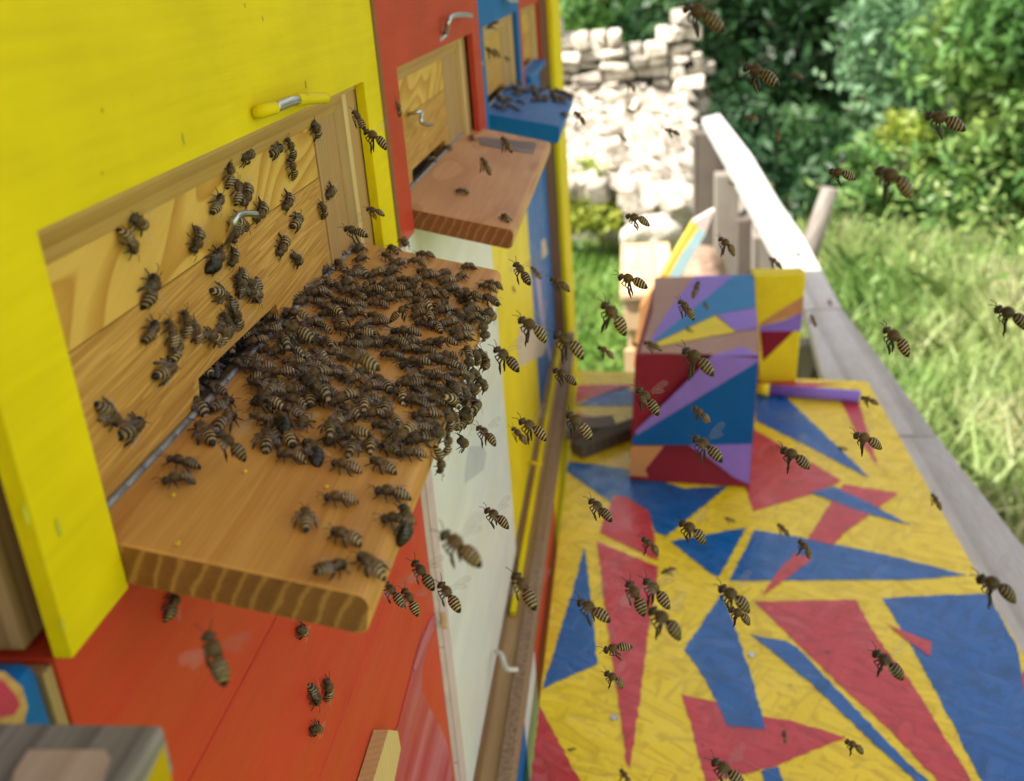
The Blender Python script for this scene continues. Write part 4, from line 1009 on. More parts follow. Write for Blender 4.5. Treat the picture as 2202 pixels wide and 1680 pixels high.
def hit(r):
    """distance along r (camera ray, unit of F) to the nearest big surface"""
    best = 1e9
    def tst(p, n, chk):
        nonlocal best
        dn = r.dot(n)
        if abs(dn) < 1e-9: return
        t = (p-CAMPOS).dot(n)/dn
        if t > 0 and t < best and chk(CAMPOS+r*t): best = t
    tst(Vector((XL+.004, 0, 0)), Vector((1, 0, 0)), lambda q: q.y < 2.0 and q.z > D(.70))
    tst(Vector((0, 0, ZD+.003)), Vector((0, 0, 1)), lambda q: -.118 < q.x < .5 and q.y < 1.8)
    tst(SURF['b'][0], SURF['b'][1], lambda q: XP < q.x < -.082 and .255 < q.y < .612)
    tst(SURF['c'][0], SURF['c'][1], lambda q: XP < q.x < -.085 and .717 < q.y < 1.105)
    tst(Vector((0, A.y, 0)), Vector((0, 1, 0)), lambda q: A.x-.01 < q.x < B_.x+.02 and ZD < q.z < ZD+hb)
    tst(Vector((0, 0, ZD+hb)), Vector((0, 0, 1)), lambda q: A.x < q.x < B_.x+.05 and A.y < q.y < A.y+.37)
    return best
def fly_bee(hu, hv, tu, tv, label, group='bees flying in front of the hives', size=.0150, wing='fly'):
    Lp = max(6, math.hypot(hu-tu, hv-tv)); depth = F*size*.94/Lp
    mu, mv = tu+(hu-tu)*.62, tv+(hv-tv)*.62
    rr = ray(mu, mv); t = depth/F; th = hit(rr)
    sc = 1.0
    if t > th*.93: sc = max(.55, th*.93/t); t = th*.93
    c = CAMPOS+rr*t
    dirv = (ray(hu, hv)-ray(tu, tv)).normalized()
    ff = dirv*.96+FWD*random.uniform(-.12, .25)
    up = Vector((0, 0, 1))-FWD*.25+RIGHT*random.uniform(-.15, .25)
    if abs(ff.normalized().dot(up.normalized())) > .93: up = up-FWD*1.2
    return put_bee(c, ff, up, 'fly', label, group, sc*1.15, wing)
TILE = dict(A=(700, 900, .2976), B=(1350, 900, .2976), C=(700, 1350, .2976), D=(1350, 1350, .2976), H=(1350, 1800, .2976), E=(700, 1800, .2976),
            z1=(0, 0, .6548), z2=(1300, 0, .6548), z3=(2200, 0, .8927), z4=(0, 1000, .6548), z5=(800, 900, .6548), z6=(0, 2025, .6548), z7=(1200, 2025, .6548), z8=(2000, 1500, .9672), zb=(1650, 0, .3633))
def cv(t, x, y): a, b_, s = TILE[t]; return ((a+x*s)/1.860, (b_+y*s)/1.860)
random.seed(11)
CROWD = 'striped brown honey bee packed in the dense swarm on the nearest landing board'
CG = 'bees packed on the nearest landing board'
crowd = {
'A': [(1150,1230,1410,1230),(1200,1310,900,1370),(1120,1390,900,1480),(1110,1450,1370,1460),(1450,1120,1620,1260),(940,1570,1230,1530),(1380,1560,1640,1530),(1690,1540,1970,1510),(2010,1500,2080,1600),
      (1930,1170,2190,1200),(1830,1310,2070,1370),(1360,880,1610,1050),(1640,900,1790,780),(1850,830,1980,740),(1830,930,2130,900),(1700,1000,1990,1020),(2030,1040,2284,1060),(1230,1050,1430,1080),(1480,740,1240,900),
      (1740,430,1920,640),(1960,640,2030,510),(1030,490,1150,560),(1200,380,1290,600),(1340,500,1610,410),(1430,380,1460,100),(1590,220,1650,420),(1240,600,1190,780),(960,620,900,850),(1130,1000,1030,820),(1010,1200,900,1040),(1300,1380,1580,1440),(1500,1330,1700,1400)],
'B': [(40,840,-40,770),(90,800,190,690),(40,890,260,840),(210,900,340,970),(400,670,650,590),(40,680,350,630),(690,540,910,470),(940,460,1170,500),(600,370,760,460),(620,210,840,390),(920,310,890,140),(1050,360,1290,410),
      (560,790,760,730),(800,720,1030,720),(1070,680,1370,660),(500,750,330,800),(380,920,640,890),(700,930,1000,950),(1000,900,1130,940),(1100,950,1390,900),(1370,870,1640,820),(1340,760,1620,700),
      (1620,1000,1860,950),(1740,870,1640,900),(440,1040,630,1050),(-60,1050,140,1080),(80,1200,390,1110),(420,1190,640,1240),(380,1300,700,1290),(920,1250,1200,1130),(1020,1120,1150,1080),
      (1270,1150,1570,1110),(1690,1160,1980,1110),(2030,1140,2100,1280),(2110,1330,1930,1220),(1560,1230,1880,1240),(1390,1330,1620,1250),(1020,1310,1350,1310),(700,1390,980,1490),(-30,1360,220,1400),
      (370,1480,130,1500),(480,1560,800,1520),(830,1630,1110,1510),(1130,1580,1410,1550),(1530,1520,1810,1450),(1840,1510,2120,1460),(1880,1330,2050,1400),(40,1580,260,1600),(320,1600,620,1560),
      (1950,920,2160,1060),(1880,790,2150,850),(2000,760,2180,790),(640,640,800,560),(860,830,1060,800),(1150,800,1290,860),(1290,840,1480,930),(1480,1020,1300,1060),(960,820,1110,760)],
'C': [(1040,350,1380,400),(1370,520,1000,500),(1030,580,1220,650),(1180,740,1480,700),(1450,700,1690,680),(1800,580,1560,480),(1480,320,1680,310),(1720,330,1940,370),(1620,160,1830,260),(1800,140,2030,250),
      (1470,170,1640,220),(1120,150,1400,180),(1280,240,1440,200),(2030,180,2200,200),(1540,410,1800,430),(1950,470,2240,460),(1040,840,1290,920),(1400,900,1690,1030),(1500,780,1710,880),(1800,680,1820,880),
      (1930,640,2184,730),(1920,800,2150,830),(760,310,950,350),(400,600,640,700),(1850,250,2080,330),(1960,380,2120,330),(1000,420,1260,440),(1250,580,1420,640),(900,240,1150,290)],
'D': [(40,400,120,480),(300,690,560,590),(130,580,260,520),(600,210,830,230),(1080,150,1300,200),(1350,230,1630,220),(1740,110,1770,230),(1870,200,1900,330),(820,360,1160,330),(1220,280,1320,260),(1640,290,1900,370),
      (1500,340,1680,380),(900,540,1070,500),(1090,470,1400,480),(1400,510,1690,780),(1530,480,1700,460),(1680,500,1860,560),(1170,610,1420,680),(1000,660,1180,750),(1170,800,1420,860),(1600,900,1520,800),
      (1640,620,1740,790),(1850,860,1740,970),(1480,940,1540,1270),(1700,980,1660,1230),(640,800,640,940),(330,1030,650,990),(680,1000,770,1100),(80,920,220,980),(460,1150,810,1210),(1060,1110,1390,1200),
      (1250,1230,1490,1320),(760,1260,760,1380),(590,1370,790,1540),(230,430,480,470),(850,150,1050,120),(640,60,900,120),(1290,60,1560,120),(1500,640,1680,700),(1560,700,1760,830),(1800,400,1900,560),(1240,560,1500,620),
      (1430,760,1600,880),(1350,350,1560,420)],
}
for tl, L in crowd.items():
    for a in L:
        h = cv(tl, a[0], a[1]); t = cv(tl, a[2], a[3])
        q = on_plane((h[0]+t[0])/2, (h[1]+t[1])/2, *SURF['b']); fx = (q.x-XP)/(-.083-XP)
        zy = 'near rim' if q.y < .36 else 'near half' if q.y < .42 else 'middle' if q.y < .48 else 'far half' if q.y < .55 else 'far rim'
        zx = 'by the hinge pin' if fx < .25 else 'left of its centre line' if fx < .5 else 'right of its centre line' if fx < .78 else 'by the outer edge'
        an = math.degrees(math.atan2(-(h[1]-t[1]), h[0]-t[0])) % 360
        dr = ['right', 'up right', 'up', 'up left', 'left', 'down left', 'down', 'down right'][int((an+22.5)//45) % 8]
        wg = random.choice(['folded', 'folded', 'spread']); surf_bee('b', *h, *t, f'{"spread-winged " if wg == "spread" else ""}bee facing {dr}, {zy} of the swarm, {zx}', CG, wing=wg)
# fill the pile: bees between and on top of the ones above, none on the bare patches
def inside(p, poly):
    c = False
    for i in range(len(poly)):
        (x1, y1), (x2, y2) = poly[i], poly[i-1]
        if (y1 > p[1]) != (y2 > p[1]) and p[0] < (x2-x1)*(p[1]-y1)/(y2-y1)+x1: c = not c
    return c
PILE = [(470, 690), (500, 600), (560, 530), (620, 505), (690, 570), (760, 560), (830, 520), (930, 545), (1055, 610), (1065, 650), (1040, 770), (1010, 880), (960, 930), (900, 950), (700, 950), (560, 930), (535, 830), (430, 820), (395, 770)]
BARE = [[(830, 800), (865, 790), (870, 840), (840, 880), (815, 860)], [(510, 800), (540, 810), (540, 930), (440, 930), (490, 850)]]
filled = 0
for _ in range(4000):
    if filled >= 64: break
    p = (random.uniform(390, 1070), random.uniform(500, 960))
    if not inside(p, PILE) or any(inside(p, q) for q in BARE): continue
    q = on_plane(p[0], p[1], *SURF['b']); sf = 'b' if q.x > XP+.001 else 'p'
    if sf == 'p': q = on_x(p[0], p[1], XP)
    if sf == 'b' and q.y > .60: continue
    if sf == 'p' and (q.y < .37 or q.z > D(.118)): continue
    dmin = min((w_-q).length for w_, r_ in placed)
    if dmin < .0055: continue
    L = F*.0135/((q-CAMPOS).dot(FWD)); an = math.radians(random.gauss(176, 34) if sf == 'b' else random.gauss(150, 70))
    dx, dy = math.cos(an)*L/2, -math.sin(an)*L*.42
    fx = (q.x-XP)/(-.083-XP); zy = 'near rim' if q.y < .36 else 'near half' if q.y < .42 else 'middle' if q.y < .48 else 'far half' if q.y < .55 else 'far rim'
    zx = 'on the upright strip' if sf == 'p' else 'by the hinge pin' if fx < .25 else 'left of its centre line' if fx < .5 else 'right of its centre line' if fx < .78 else 'by the outer edge'
    dr = ['right', 'up right', 'up', 'up left', 'left', 'down left', 'down', 'down right'][int((math.degrees(an) % 360+22.5)//45) % 8]
    wg = random.choice(['folded', 'spread']); surf_bee(sf, p[0]+dx, p[1]+dy, p[0]-dx, p[1]-dy, f'{"spread-winged " if wg == "spread" else ""}bee facing {dr}, {zy} of the swarm, {zx}', CG, wing=wg); filled += 1
print('filled', filled)
# bees hanging in a clump on the outer edge (placed on the edge face)
HANG = 'honey bee in the clump hanging off the outer edge of the landing board'
for a in [(1930,160,1990,400),(1800,650,1880,740),(1960,260,1930,420),(1900,480,1880,640),(1820,560,1870,700),(1760,860,1850,930),(1650,1000,1720,1150),(1560,1000,1600,1180),(1700,860,1640,980)]:
    surf_bee('o', *cv('D', a[0], a[1]), *cv('D', a[2], a[3]), HANG, 'bees hanging off the outer edge', wing=random.choice(['spread', 'folded']))
# single bees one can tell apart: (surface, tile, head, tail, kind, wing, label)
single = [
('p','z1',1910,730,1970,860,'stand','folded','bee on the far top corner of the entrance board, highest on the yellow hive'),
('p','z1',1740,870,1670,960,'stand','folded','striped bee left in the trio under the top rail of the yellow hive'),
('p','z1',1770,860,1790,940,'stand','folded','bee right in the trio under the top rail of the yellow hive'),
('p','z1',1780,970,1800,1080,'stand','folded','lowest bee of the trio under the top rail of the yellow hive'),
('p','z1',1480,965,1560,930,'stand','folded','bee half tucked under the top rail of the yellow hive'),
('p','z1',1410,1000,1412,1110,'stand','folded','bee just under the rail at the head of the column above the steel hook'),
('p','z1',1460,1095,1455,1235,'stand','folded','bee heading straight up above the steel hook in the column'),
('p','z1',1490,1260,1540,1115,'stand','folded','bee facing down above the steel hook, tail pointing up right'),
('p','z1',1360,1190,1320,1295,'stand','folded','bee with legs stretched to the left, left of the column above the hook'),
('p','z1',1570,1360,1635,1225,'stand','folded','bee facing down at the free tip of the steel hook'),
('p','z1',1530,1400,1430,1340,'stand','folded','bee behind the bend of the steel hook'),
('p','z1',1440,1470,1440,1370,'stand','folded','bee just right of the steel hook stem'),
('p','z1',1750,1280,1790,1180,'stand','folded','bee facing down between the hook and the far stile'),
('p','z1',1850,1310,1790,1390,'stand','folded','bee on the straight-grained strip below the far stile pair'),
('p','z1',2000,1210,2050,1140,'stand','folded','upper bee of the pair on the far brown stile'),
('p','z1',1965,1235,1995,1330,'stand','folded','lower bee of the pair on the far brown stile'),
('p','z1',820,1330,900,1385,'stand','spread','bee with spread wings under the rail on the left of the entrance board'),
('p','z1',850,1550,755,1400,'stand','folded','bee facing down right below the one with spread wings at left'),
('p','z4',970,130,900,370,'stand','spread','large bee with pinkish wings alone on the left of the entrance board'),
('p','z4',955,465,930,510,'stand','folded','bee seen end-on, leftmost of the cluster on the straight-grained strip'),
('p','z4',1050,460,1060,530,'stand','folded','bee seen end-on, second in the cluster on the straight-grained strip'),
('p','z4',1110,540,1070,680,'stand','folded','bee with grey folded wings at the bottom of the cluster on the strip'),
('p','z4',1140,375,1155,520,'stand','folded','bee heading up with grey wings, top of the cluster on the strip'),
('p','z4',1190,460,1215,520,'stand','folded','bee right of the grey-winged bee on the straight-grained strip'),
('p','z4',1085,700,965,775,'stand','folded','striped bee with dark tail low on the strip left of the entrance slot'),
('p','z4',740,1070,625,945,'stand','folded','left bee of the pair near the yellow post on the strip'),
('p','z4',890,1030,745,1155,'stand','folded','right bee of the pair near the yellow post on the strip'),
('p','A',275,390,365,20,'stand','folded','striped bee facing down left of the steel hook, legs out to the left'),
('p','A',650,330,490,620,'drone','folded','big drone with glossy black abdomen at the foot of the steel hook'),
('p','A',775,530,840,360,'stand','folded','bee facing down right beside the drone at the hook'),
('p','A',730,970,550,890,'stand','folded','bee with pointed black tail alone on the strip below the hook'),
('p','A',670,1180,740,1480,'stand','folded','bee facing up left above the entrance slot'),
('p','A',830,1290,790,1050,'stand','folded','bee facing down, tail up, above the entrance slot'),
('p','A',900,870,940,640,'stand','folded','bee facing down at the left end of the swarm on the strip'),
('b','A',600,1430,780,1640,'stand','folded','bee coming out of the right end of the entrance slot'),
('b','C',280,200,600,180,'stand','folded','pale-banded bee lying across the entrance slot'),
('b','C',380,300,560,480,'drone','folded','black-bellied drone in front of the entrance slot'),
('b','C',220,280,420,260,'stand','folded','bee with its head in the left end of the entrance slot'),
('b','A',470,1560,700,1500,'stand','folded','bee lying along the top of the entrance slot, just right of its left corner'),
('b','A',640,1500,760,1360,'stand','folded','bee leaving the entrance slot towards the upright strip'),
('b','A',760,1520,900,1480,'stand','spread','bee at the right end of the entrance slot beside the swarm'),
('b','C',420,90,640,60,'stand','folded','bee in the middle of the entrance slot'),
('b','C',120,330,260,300,'stand','folded','bee squeezed into the left corner of the entrance slot'),
('b','C',330,420,520,330,'stand','folded','bee between the slot and the row of bees on the hinge pin'),
('b','C',190,380,480,560,'stand','folded','bee with brownish wings on the hinge pin below the entrance slot'),
('b','C',10,650,30,860,'stand','folded','bee on the strip side of the hinge pin, leftmost of the row at the pin'),
('b','C',200,580,260,700,'stand','folded','bee on the hinge pin second from the left of the row at the pin'),
('b','C',200,780,430,980,'stand','folded','striped bee straddling the hinge pin at the end of the bare steel'),
('b','C',790,800,510,940,'stand','folded','bee with broad pale bands facing right beside the hinge pin'),
('b','C',800,990,540,1190,'stand','folded','bee facing right in front of the hinge pin row, above the blurred flier'),
('b','C',300,1120,500,1370,'stand','folded','bee with a reddish pointed tail on bare wood by the hinge pin'),
('b','C',1040,1040,1290,1100,'stand','folded','bee left of the brown drone at the near rim of the swarm'),
('b','C',1370,1040,1480,1350,'drone','spread','brown drone with wings half open at the near rim of the swarm'),
('b','C',1230,1210,1230,1470,'stand','folded','pale-striped bee pointing straight at the camera side below the drone'),
('b','C',1700,1160,1780,1060,'stand','folded','bee seen from behind with a yellow pollen speck over it'),
('b','C',1390,1530,1710,1590,'stand','folded','bee between two drones at the near rim of the swarm'),
('b','C',1760,1360,1950,1640,'drone','folded','dark bluish drone nearest to the camera at the rim of the swarm'),
('b','C',2040,1250,2070,1390,'stand','folded','bee with black glossy tail tip right of the bluish drone'),
('b','D',350,840,350,960,'stand','folded','bee seen end-on on the bare patch of the board'),
('b','D',740,590,930,870,'stand','spread','bee with clearly open wings on the bare patch of the board'),
('b','D',980,1020,1400,1000,'stand','folded','long pale-banded bee facing left with angular feelers near the outer edge'),
('b','D',220,1080,10,1050,'stand','folded','bee facing right at the near side of the bare patch'),
('b','D',870,1240,1260,1280,'stand','folded','bee in front of the long pale-banded one near the outer edge'),
('b','D',1480,1250,1500,1630,'stand','folded','striped bee hanging head up past the outer edge of the board'),
('b','D',1570,1310,1800,1490,'stand','fly','bee with beating wings leaving the outer edge of the board'),
('b','D',250,1360,170,1530,'stand','folded','hunched bee facing away left of the round end-on bee'),
('b','D',440,1330,440,1440,'stand','folded','round end-on bee with glossy black tip near the rim'),
('b','D',830,1530,1160,1540,'stand','folded','bee with long hind legs standing at the near right rim of the swarm'),
('b','H',-60,150,260,210,'stand','folded','bee below the bluish drone with long hind leg stretched down'),
('b','H',460,110,720,220,'stand','folded','bee between two long-legged ones below the swarm'),
('o','H',1400,270,1380,60,'stand','folded','bee clinging head down on the outer edge with tangled legs'),
('b','H',480,510,980,580,'stand','folded','large bee near the outer edge, uppermost of the three below the swarm'),
('b','H',560,880,1040,930,'stand','folded','bee with pale bands in front of the large drone at the outer edge'),
('s','H',930,700,900,1240,'drone','folded','big drone with a shiny bluish back hanging over the outer edge'),
('b','H',-190,600,240,640,'stand','folded','bee facing left alone in the middle of the bare near part of the board'),
('b','H',-60,1050,230,1180,'stand','folded','hunched bee on the bare board above the pair at the corner'),
('b','E',1750,790,1760,950,'stand','folded','bee seen from behind, legs splayed, on the bare near part of the board'),
('b','z7',290,330,110,395,'stand','folded','greyish bee facing right, left one of the pair near the front corner of the board'),
('b','z7',350,280,520,400,'stand','folded','bee facing left, right one of the pair near the front corner of the board'),
('b','z4',1020,1265,1200,1300,'stand','folded','upper bee of the close pair on the bare board by the hinge pin'),
('b','z4',980,1400,1190,1370,'stand','folded','lower bee of the close pair on the bare board by the hinge pin'),
('b','B',-1,300,50,390,'stand','folded','bee seen from behind by the far end of the hinge pin'),
('b','B',240,340,330,240,'stand','folded','bee sitting on the far end of the hinge pin'),
('b','B',160,510,430,360,'stand','folded','bee facing left with long legs beside the far end of the hinge pin'),
('b','B',1590,570,1880,520,'stand','folded','bee alone near the rounded far corner of the board'),
('r','z6',1075,545,1060,625,'stand','folded','bee on the red front tucked under the landing board near the yellow post'),
('r','z6',1790,720,1910,800,'stand','folded','bee on the red front half hidden under the middle of the landing board'),
('r','z6',1950,1220,1910,1080,'stand','folded','left bee of the pair on the lower red front'),
('r','z6',2000,1050,2025,1195,'stand','folded','right bee of the pair on the lower red front'),
('r','z6',1850,1365,2010,1365,'stand','folded','single bee below the pair on the lower red front'),
('q','z2',430,610,460,725,'stand','folded','bee on the red hive front strip beside its opening'),
('c','z2',1040,1270,1160,1370,'stand','folded','bee on the near outer corner of the plain wooden second landing board'),
('c','z2',800,1160,870,1165,'stand','folded','dark curled bee lying in the middle of the second landing board'),
('c','z2',890,820,910,850,'stand','folded','dark bee near the hinge at the far end of the second landing board'),
('c','z2',510,960,540,1050,'stand','folded','lowest bee of the cluster at the entrance of the red hive'),
('c','z2',545,950,600,920,'stand','folded','second bee of the cluster at the entrance of the red hive'),
('c','z2',575,935,640,905,'stand','folded','third bee of the cluster at the entrance of the red hive'),
('c','z2',520,1010,560,985,'stand','folded','bee just outside the entrance cluster of the red hive, near end'),
('c','z2',660,890,720,870,'stand','folded','bee between two others in the entrance slot of the red hive'),
('c','z2',620,975,670,965,'stand','folded','bee on the wood in front of the entrance of the red hive'),
('c','z2',625,905,690,880,'stand','folded','bee in the entrance slot of the red hive'),
('c','z2',715,905,780,890,'stand','folded','bee at the far end of the entrance slot of the red hive'),
]
for s, tl, a, b_, c, d, kind, wg, lab in single:
    surf_bee(s, *cv(tl, a, b_), *cv(tl, c, d), lab, None, kind, wg)
# bees crowding the blue landing board
random.seed(4)
for k in range(62):
    x = random.uniform(865, 1710); 
    y = (random.uniform(930, 1200) if x < 1200 else random.uniform(950, 1110)+(x-1200)*.03)
    h = cv('zb', x, y); ang = random.uniform(-.6, .4); t = (h[0]+15*math.cos(ang), h[1]+15*math.sin(ang))
    surf_bee('e', *h, *t, 'dark bee crowded on the blue landing board', 'bees on the blue landing board')
for x, y, lab in ((1650, 1240, 'bee on the outer edge of the blue landing board'), (900, 900, 'bee climbing from the blue landing board beside the blue frame'), (1090, 860, 'bee climbing the entrance board above the crowd on the blue landing board')):
    h = cv('zb', x, y); surf_bee('e', *h, h[0]+10, h[1]+6, lab, None)
# bees in the air: (tile, head, tail, label)
fly = [
('z8',80,180,190,250,'larger bee of the two flying close together in front of the yellow front'),
('z8',50,215,110,275,'smaller bee of the two flying close together in front of the yellow front'),
('z8',280,150,375,250,'flying bee with a yellow pollen load beside the timber offcuts'),
('z8',570,50,650,150,'flying bee across the left edge of the painted box front'),
('z8',800,130,865,190,'brownish flying bee in front of the blue centre of the painted box'),
('z8',800,250,910,340,'flying bee with banded abdomen before the purple lower corner of the painted box'),
('z8',1165,300,1275,370,'flying bee over the large red shard right of the painted box'),
('z8',1465,240,1575,290,'flying bee near the right edge of the painted board above a thin red shard'),
('z8',1495,90,1560,115,'flying bee at the free end of the purple stick'),
('z8',1790,490,1820,550,'flying bee with hanging legs over the grey railing plank'),
('z8',370,510,455,590,'flying bee over the upper left of the red shard near the left board edge'),
('z8',745,600,850,680,'flying bee over the meeting point of blue shards in front of the box'),
('z8',590,670,660,735,'small flying bee over the yellow stripe between two red shards'),
('z8',930,590,970,605,'tiny bee low over yellow paint in front of the painted box'),
('z8',1150,615,1195,660,'small flying bee over the start of the long blue triangle'),
('z8',1240,680,1290,750,'flying bee curled above the tip of the pointed red shard'),
('z8',665,820,720,795,'small bee flying with raised tail over yellow paint left of the centre'),
('z8',530,850,595,980,'leftmost bee of the three flying over the red shard'),
('z8',600,840,695,945,'upper right bee of the three flying over the red shard'),
('z8',620,960,750,1070,'large blurred lowest bee of the three flying over the red shard'),
('z8',320,930,445,1000,'flying bee across the tall blue triangle by the left edge'),
('z8',910,870,1030,960,'upper bee of the pair flying over the board centre'),
('z8',950,960,1040,1020,'lower bee of the pair flying over the board centre'),
('z8',1980,830,2130,910,'flying bee at the right picture edge where the board meets the railing'),
('z8',425,1135,535,1120,'blurred bee flying level over the red spike'),
('z8',435,1225,515,1285,'flying bee with hanging legs below the blurred level one over the red spike'),
('z8',1550,1140,1660,1240,'flying bee over the broad red shard on the right'),
('z8',280,1550,310,1545,'tiny dark bee over yellow paint at the lower left of the board'),
('z8',500,1630,540,1690,'bee entering the picture at the bottom edge on the red spike'),
('z8',880,1590,1000,1680,'bee flying at the bottom edge over yellow and red paint'),
('z8',1175,1470,1180,1520,'small bee seen from above over the red triangle near the bottom'),
('z8',1430,1510,1505,1555,'flying bee with long feelers at the tip of the red triangle near the bottom'),
('z8',1880,180,1900,205,'dark blurred insect over the grass beyond the railing'),
('z8',1395,300,1435,305,'tiny bee low over the blue shard behind the box'),
('z3',600,15,770,110,'big flying bee cut by the top edge of the picture'),
('z3',870,280,1010,370,'large flying bee in front of the dark tree'),
('z3',1690,500,1840,570,'large flying bee in front of the pale tree'),
('z3',1465,745,1630,850,'large flying bee with dark legs above the meadow'),
('z3',1250,760,1360,790,'faint reddish blurred bee left of the large one above the meadow'),
('z3',1020,575,1025,630,'blurred orange bee seen from behind before the dark tree'),
('z3',340,960,440,995,'flying bee before the white boulder'),
('z3',760,1060,830,1130,'flying bee in front of the baluster near the painted picket'),
('z3',985,1150,1035,1195,'bee flying in front of the sunlit railing plank above the yellow block'),
('z3',305,1230,425,1275,'flying bee between the lawn and the pale crate'),
('z3',0,1240,85,1290,'flying bee with hanging legs in front of the brown corner post'),
('z3',240,1350,340,1480,'large flying bee over the lawn left of the painted box'),
('z3',665,1260,640,1330,'bee with spread wings flying before the blue top of the painted box'),
('z3',580,1340,645,1420,'striped bee flying before the purple top of the painted box'),
('z3',690,1350,710,1385,'small blurred bee before the blue band of the box top'),
('z3',1505,1460,1605,1575,'flying bee with one leg straight down over the grass on the right'),
('z3',2000,1370,2140,1450,'flying bee cut by the right edge of the picture'),
('z3',20,1485,150,1580,'flying bee right of the brown post at the level of the box top'),
('z3',420,1530,495,1560,'bee flying at the near left corner of the box top'),
('z3',215,1550,285,1595,'brown bee flying low over the lawn'),
('z3',600,1555,725,1660,'large sharp bee flying in front of the upper edge of the painted box'),
('z3',365,1535,400,1550,'small blurred bee left of the near corner of the box top'),
('z3',610,1470,640,1485,'tiny bee over the yellow triangle of the box top'),
('z3',15,1650,110,1710,'bee with bent legs flying where the post meets the painted board'),
('z3',1170,1410,1190,1460,'small dark bee over the shade line of the railing plank'),
('z3',1250,1340,1260,1370,'tiny bee over the sunlit end of the railing plank'),
('z3',1100,1130,1130,1145,'tiny bee over the sunlit railing plank'),
('z3',800,815,830,825,'tiny bee before the railing post'),
('z3',515,575,575,600,'dark bee silhouette over the right foot of the ruined wall'),
('z3',310,600,345,630,'dark bee silhouette slanting down over the ruined wall foot'),
('z3',340,490,380,500,'dark bee silhouette over the middle of the ruined wall'),
('z3',340,365,385,400,'dark slanting bee over the doorway-like recess of the wall'),
('z3',215,370,240,375,'tiny dark bee over the left part of the wall'),
('z3',200,430,225,445,'tiny dark bee just below another on the left part of the wall'),
('z3',540,415,560,425,'tiny bee over the base of the broken pillar'),
('z3',480,500,505,510,'tiny bee left of the base of the broken pillar'),
('z3',265,750,295,770,'tiny pale bee over the rubble'),
('z3',215,185,235,210,'tiny dark bee near the top of the wall'),
('z3',70,310,90,320,'tiny bee right of the yellow post board'),
('z3',120,430,145,440,'tiny bee touching the outer corner of the blue landing board'),
('z3',110,495,155,550,'bigger dark bee just right of the blue landing board'),
('z3',110,570,130,590,'small bee below the bigger dark one right of the blue landing board'),
('z3',390,570,405,580,'tiny bee over the bright wall middle'),
('z3',195,1325,215,1335,'tiny blurred bee over the lawn by the large flying bee'),
('z3',225,1600,240,1625,'tiny bee under the brown one over the lawn'),
('z3',130,1590,145,1610,'tiny bee over the lawn right of the post'),
('z3',870,520,930,530,'faint reddish bee before the dark tree over the railing top'),
('z3',1370,430,1410,440,'faint reddish bee at the right side of the dark tree'),
('z3',1080,330,1130,345,'faint reddish bee behind the large one before the dark tree'),
('z3',970,100,1000,105,'faint reddish bee high in the dark tree'),
('z3',690,395,720,420,'faint reddish bee beside the broken pillar'),
('z3',1310,490,1350,500,'faint reddish bee low before the dark tree'),
('z2',985,170,1050,130,'upper bee on the entrance board of the blue hive'),
('z2',980,290,1040,330,'left bee of the dark chain on the entrance board of the blue hive'),
('z2',1030,300,1070,345,'middle bee of the dark chain on the entrance board of the blue hive'),
('z2',1095,345,1130,365,'right bee of the dark chain on the entrance board of the blue hive'),
('z2',170,665,240,780,'upper bee of two flying before the yellow frame edge'),
('z2',240,790,375,880,'lower bee of two flying before the yellow frame edge'),
('z2',955,960,1010,1055,'bee with widely splayed legs hovering over the second landing board'),
('z2',1080,830,1140,920,'bee hovering over the grey patch of the second landing board'),
('z2',250,1270,355,1300,'bee flying in front of the bead at the far side of the yellow hive'),
('z2',110,1385,250,1430,'bee flying just above the far end of the hinge pin'),
('z5',1920,220,2010,350,'bee flying in front of the lower yellow hive below the second board'),
('z5',2020,250,2080,320,'blurred brown bee behind the next one at the blue strip'),
('z5',1950,560,2120,680,'bee flying in front of the peeled patch of the yellow front'),
('z5',1800,740,1940,870,'sharp bee with black stripes flying between white and yellow fronts'),
('z5',1910,375,1925,410,'tiny bee over the yellow front'),
('D',1870,1180,2130,1400,'bee flying in front of the white front just off the board edge'),
('z7',1130,10,1270,110,'bee with a thin trailing leg flying in front of the white front'),
('z7',860,150,1090,330,'big blurred bee flying before the lower part of the white front'),
('z7',690,330,810,490,'upper bee of the group flying at the seam of red and white'),
('z7',850,460,970,620,'lower right bee of the group flying at the seam of red and white'),
('z7',510,460,630,590,'blurred bee at the outer corner of the landing board'),
('z7',630,500,720,650,'thin-legged small bee flying right of the board corner before the red front'),
('z7',1310,400,1430,600,'bee flying in front of the wooden sill by the yellow front'),
('z6',1250,760,1380,1050,'large out of focus bee close to the camera before the red front'),
('A',1430,1290,1850,1500,'large blurred bee hovering over the far part of the swarm'),
('B',950,1060,720,1260,'blurred greyish bee flying right up over the swarm'),
('D',60,180,540,360,'big blurred golden bee hovering over the middle of the swarm'),
('C',570,1250,940,1590,'blurred bee hovering over the board left of the swarm'),
]
for tl, a, b_, c, d, lab in fly:
    fly_bee(*cv(tl, a, b_), *cv(tl, c, d), lab)
# pollen specks on the board
pm_ = plain('pollen', (.85, .62, .01), .6)
for u, v in ((373, 1066), (527, 1015), (382, 1170), (656, 890), (702, 1048)):
    c = on_plane(u, v, SURF['b'][0], SURF['b'][1]); bm = bmesh.new(); bmesh.ops.create_icosphere(bm, subdivisions=1, radius=.0009, matrix=Matrix.Translation(c+SURF['b'][1]*.0003) @ Matrix.Diagonal((1, 1.3, .5, 1)))
    bm_obj('pollen_speck', bm, pm_, t1)
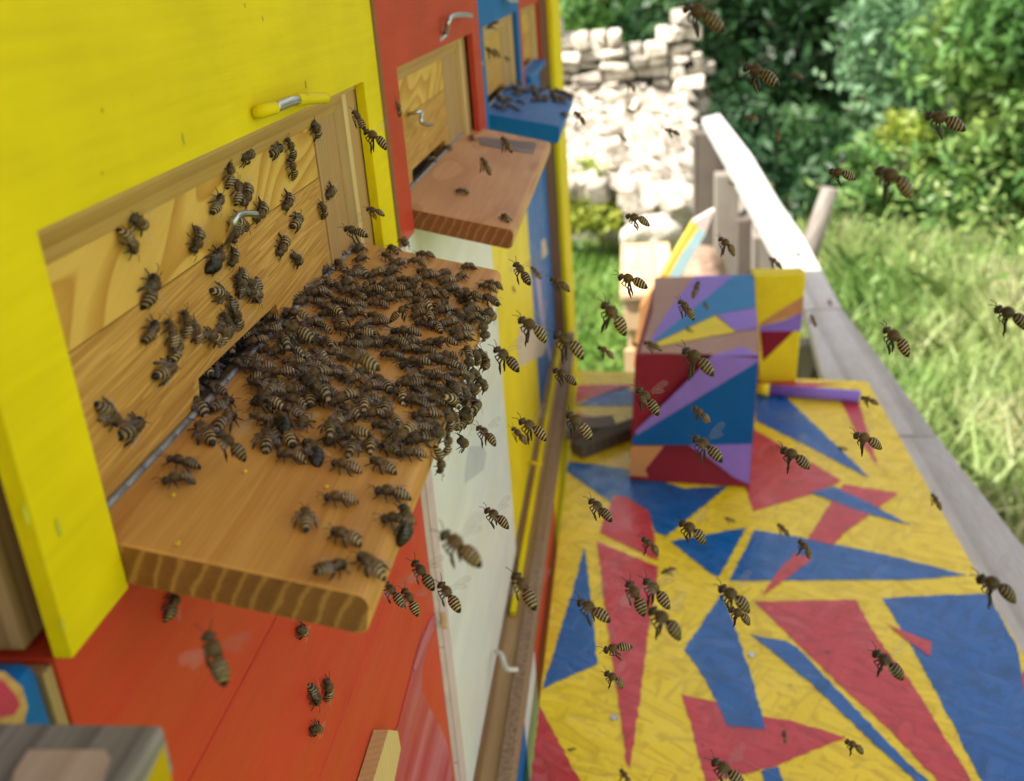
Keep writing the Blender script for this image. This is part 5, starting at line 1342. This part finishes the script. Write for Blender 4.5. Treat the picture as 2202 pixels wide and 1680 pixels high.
# grey smear on the second landing board
P = [on_plane(u, v, SURF['c'][0]+SURF['c'][1]*.0004, SURF['c'][1]) for u, v in ((1029, 294), (1090, 300), (1154, 307), (1151, 318), (1147, 330), (1120, 327), (1090, 321), (1034, 311))]
bm = bmesh.new(); bm.faces.new([bm.verts.new(p) for p in P]); bmesh.ops.solidify(bm, geom=bm.faces[:], thickness=.0002); bm_obj('grey_smear', bm, plain('grey_smear', (.45, .36, .33), .6), t2)
make_bees()
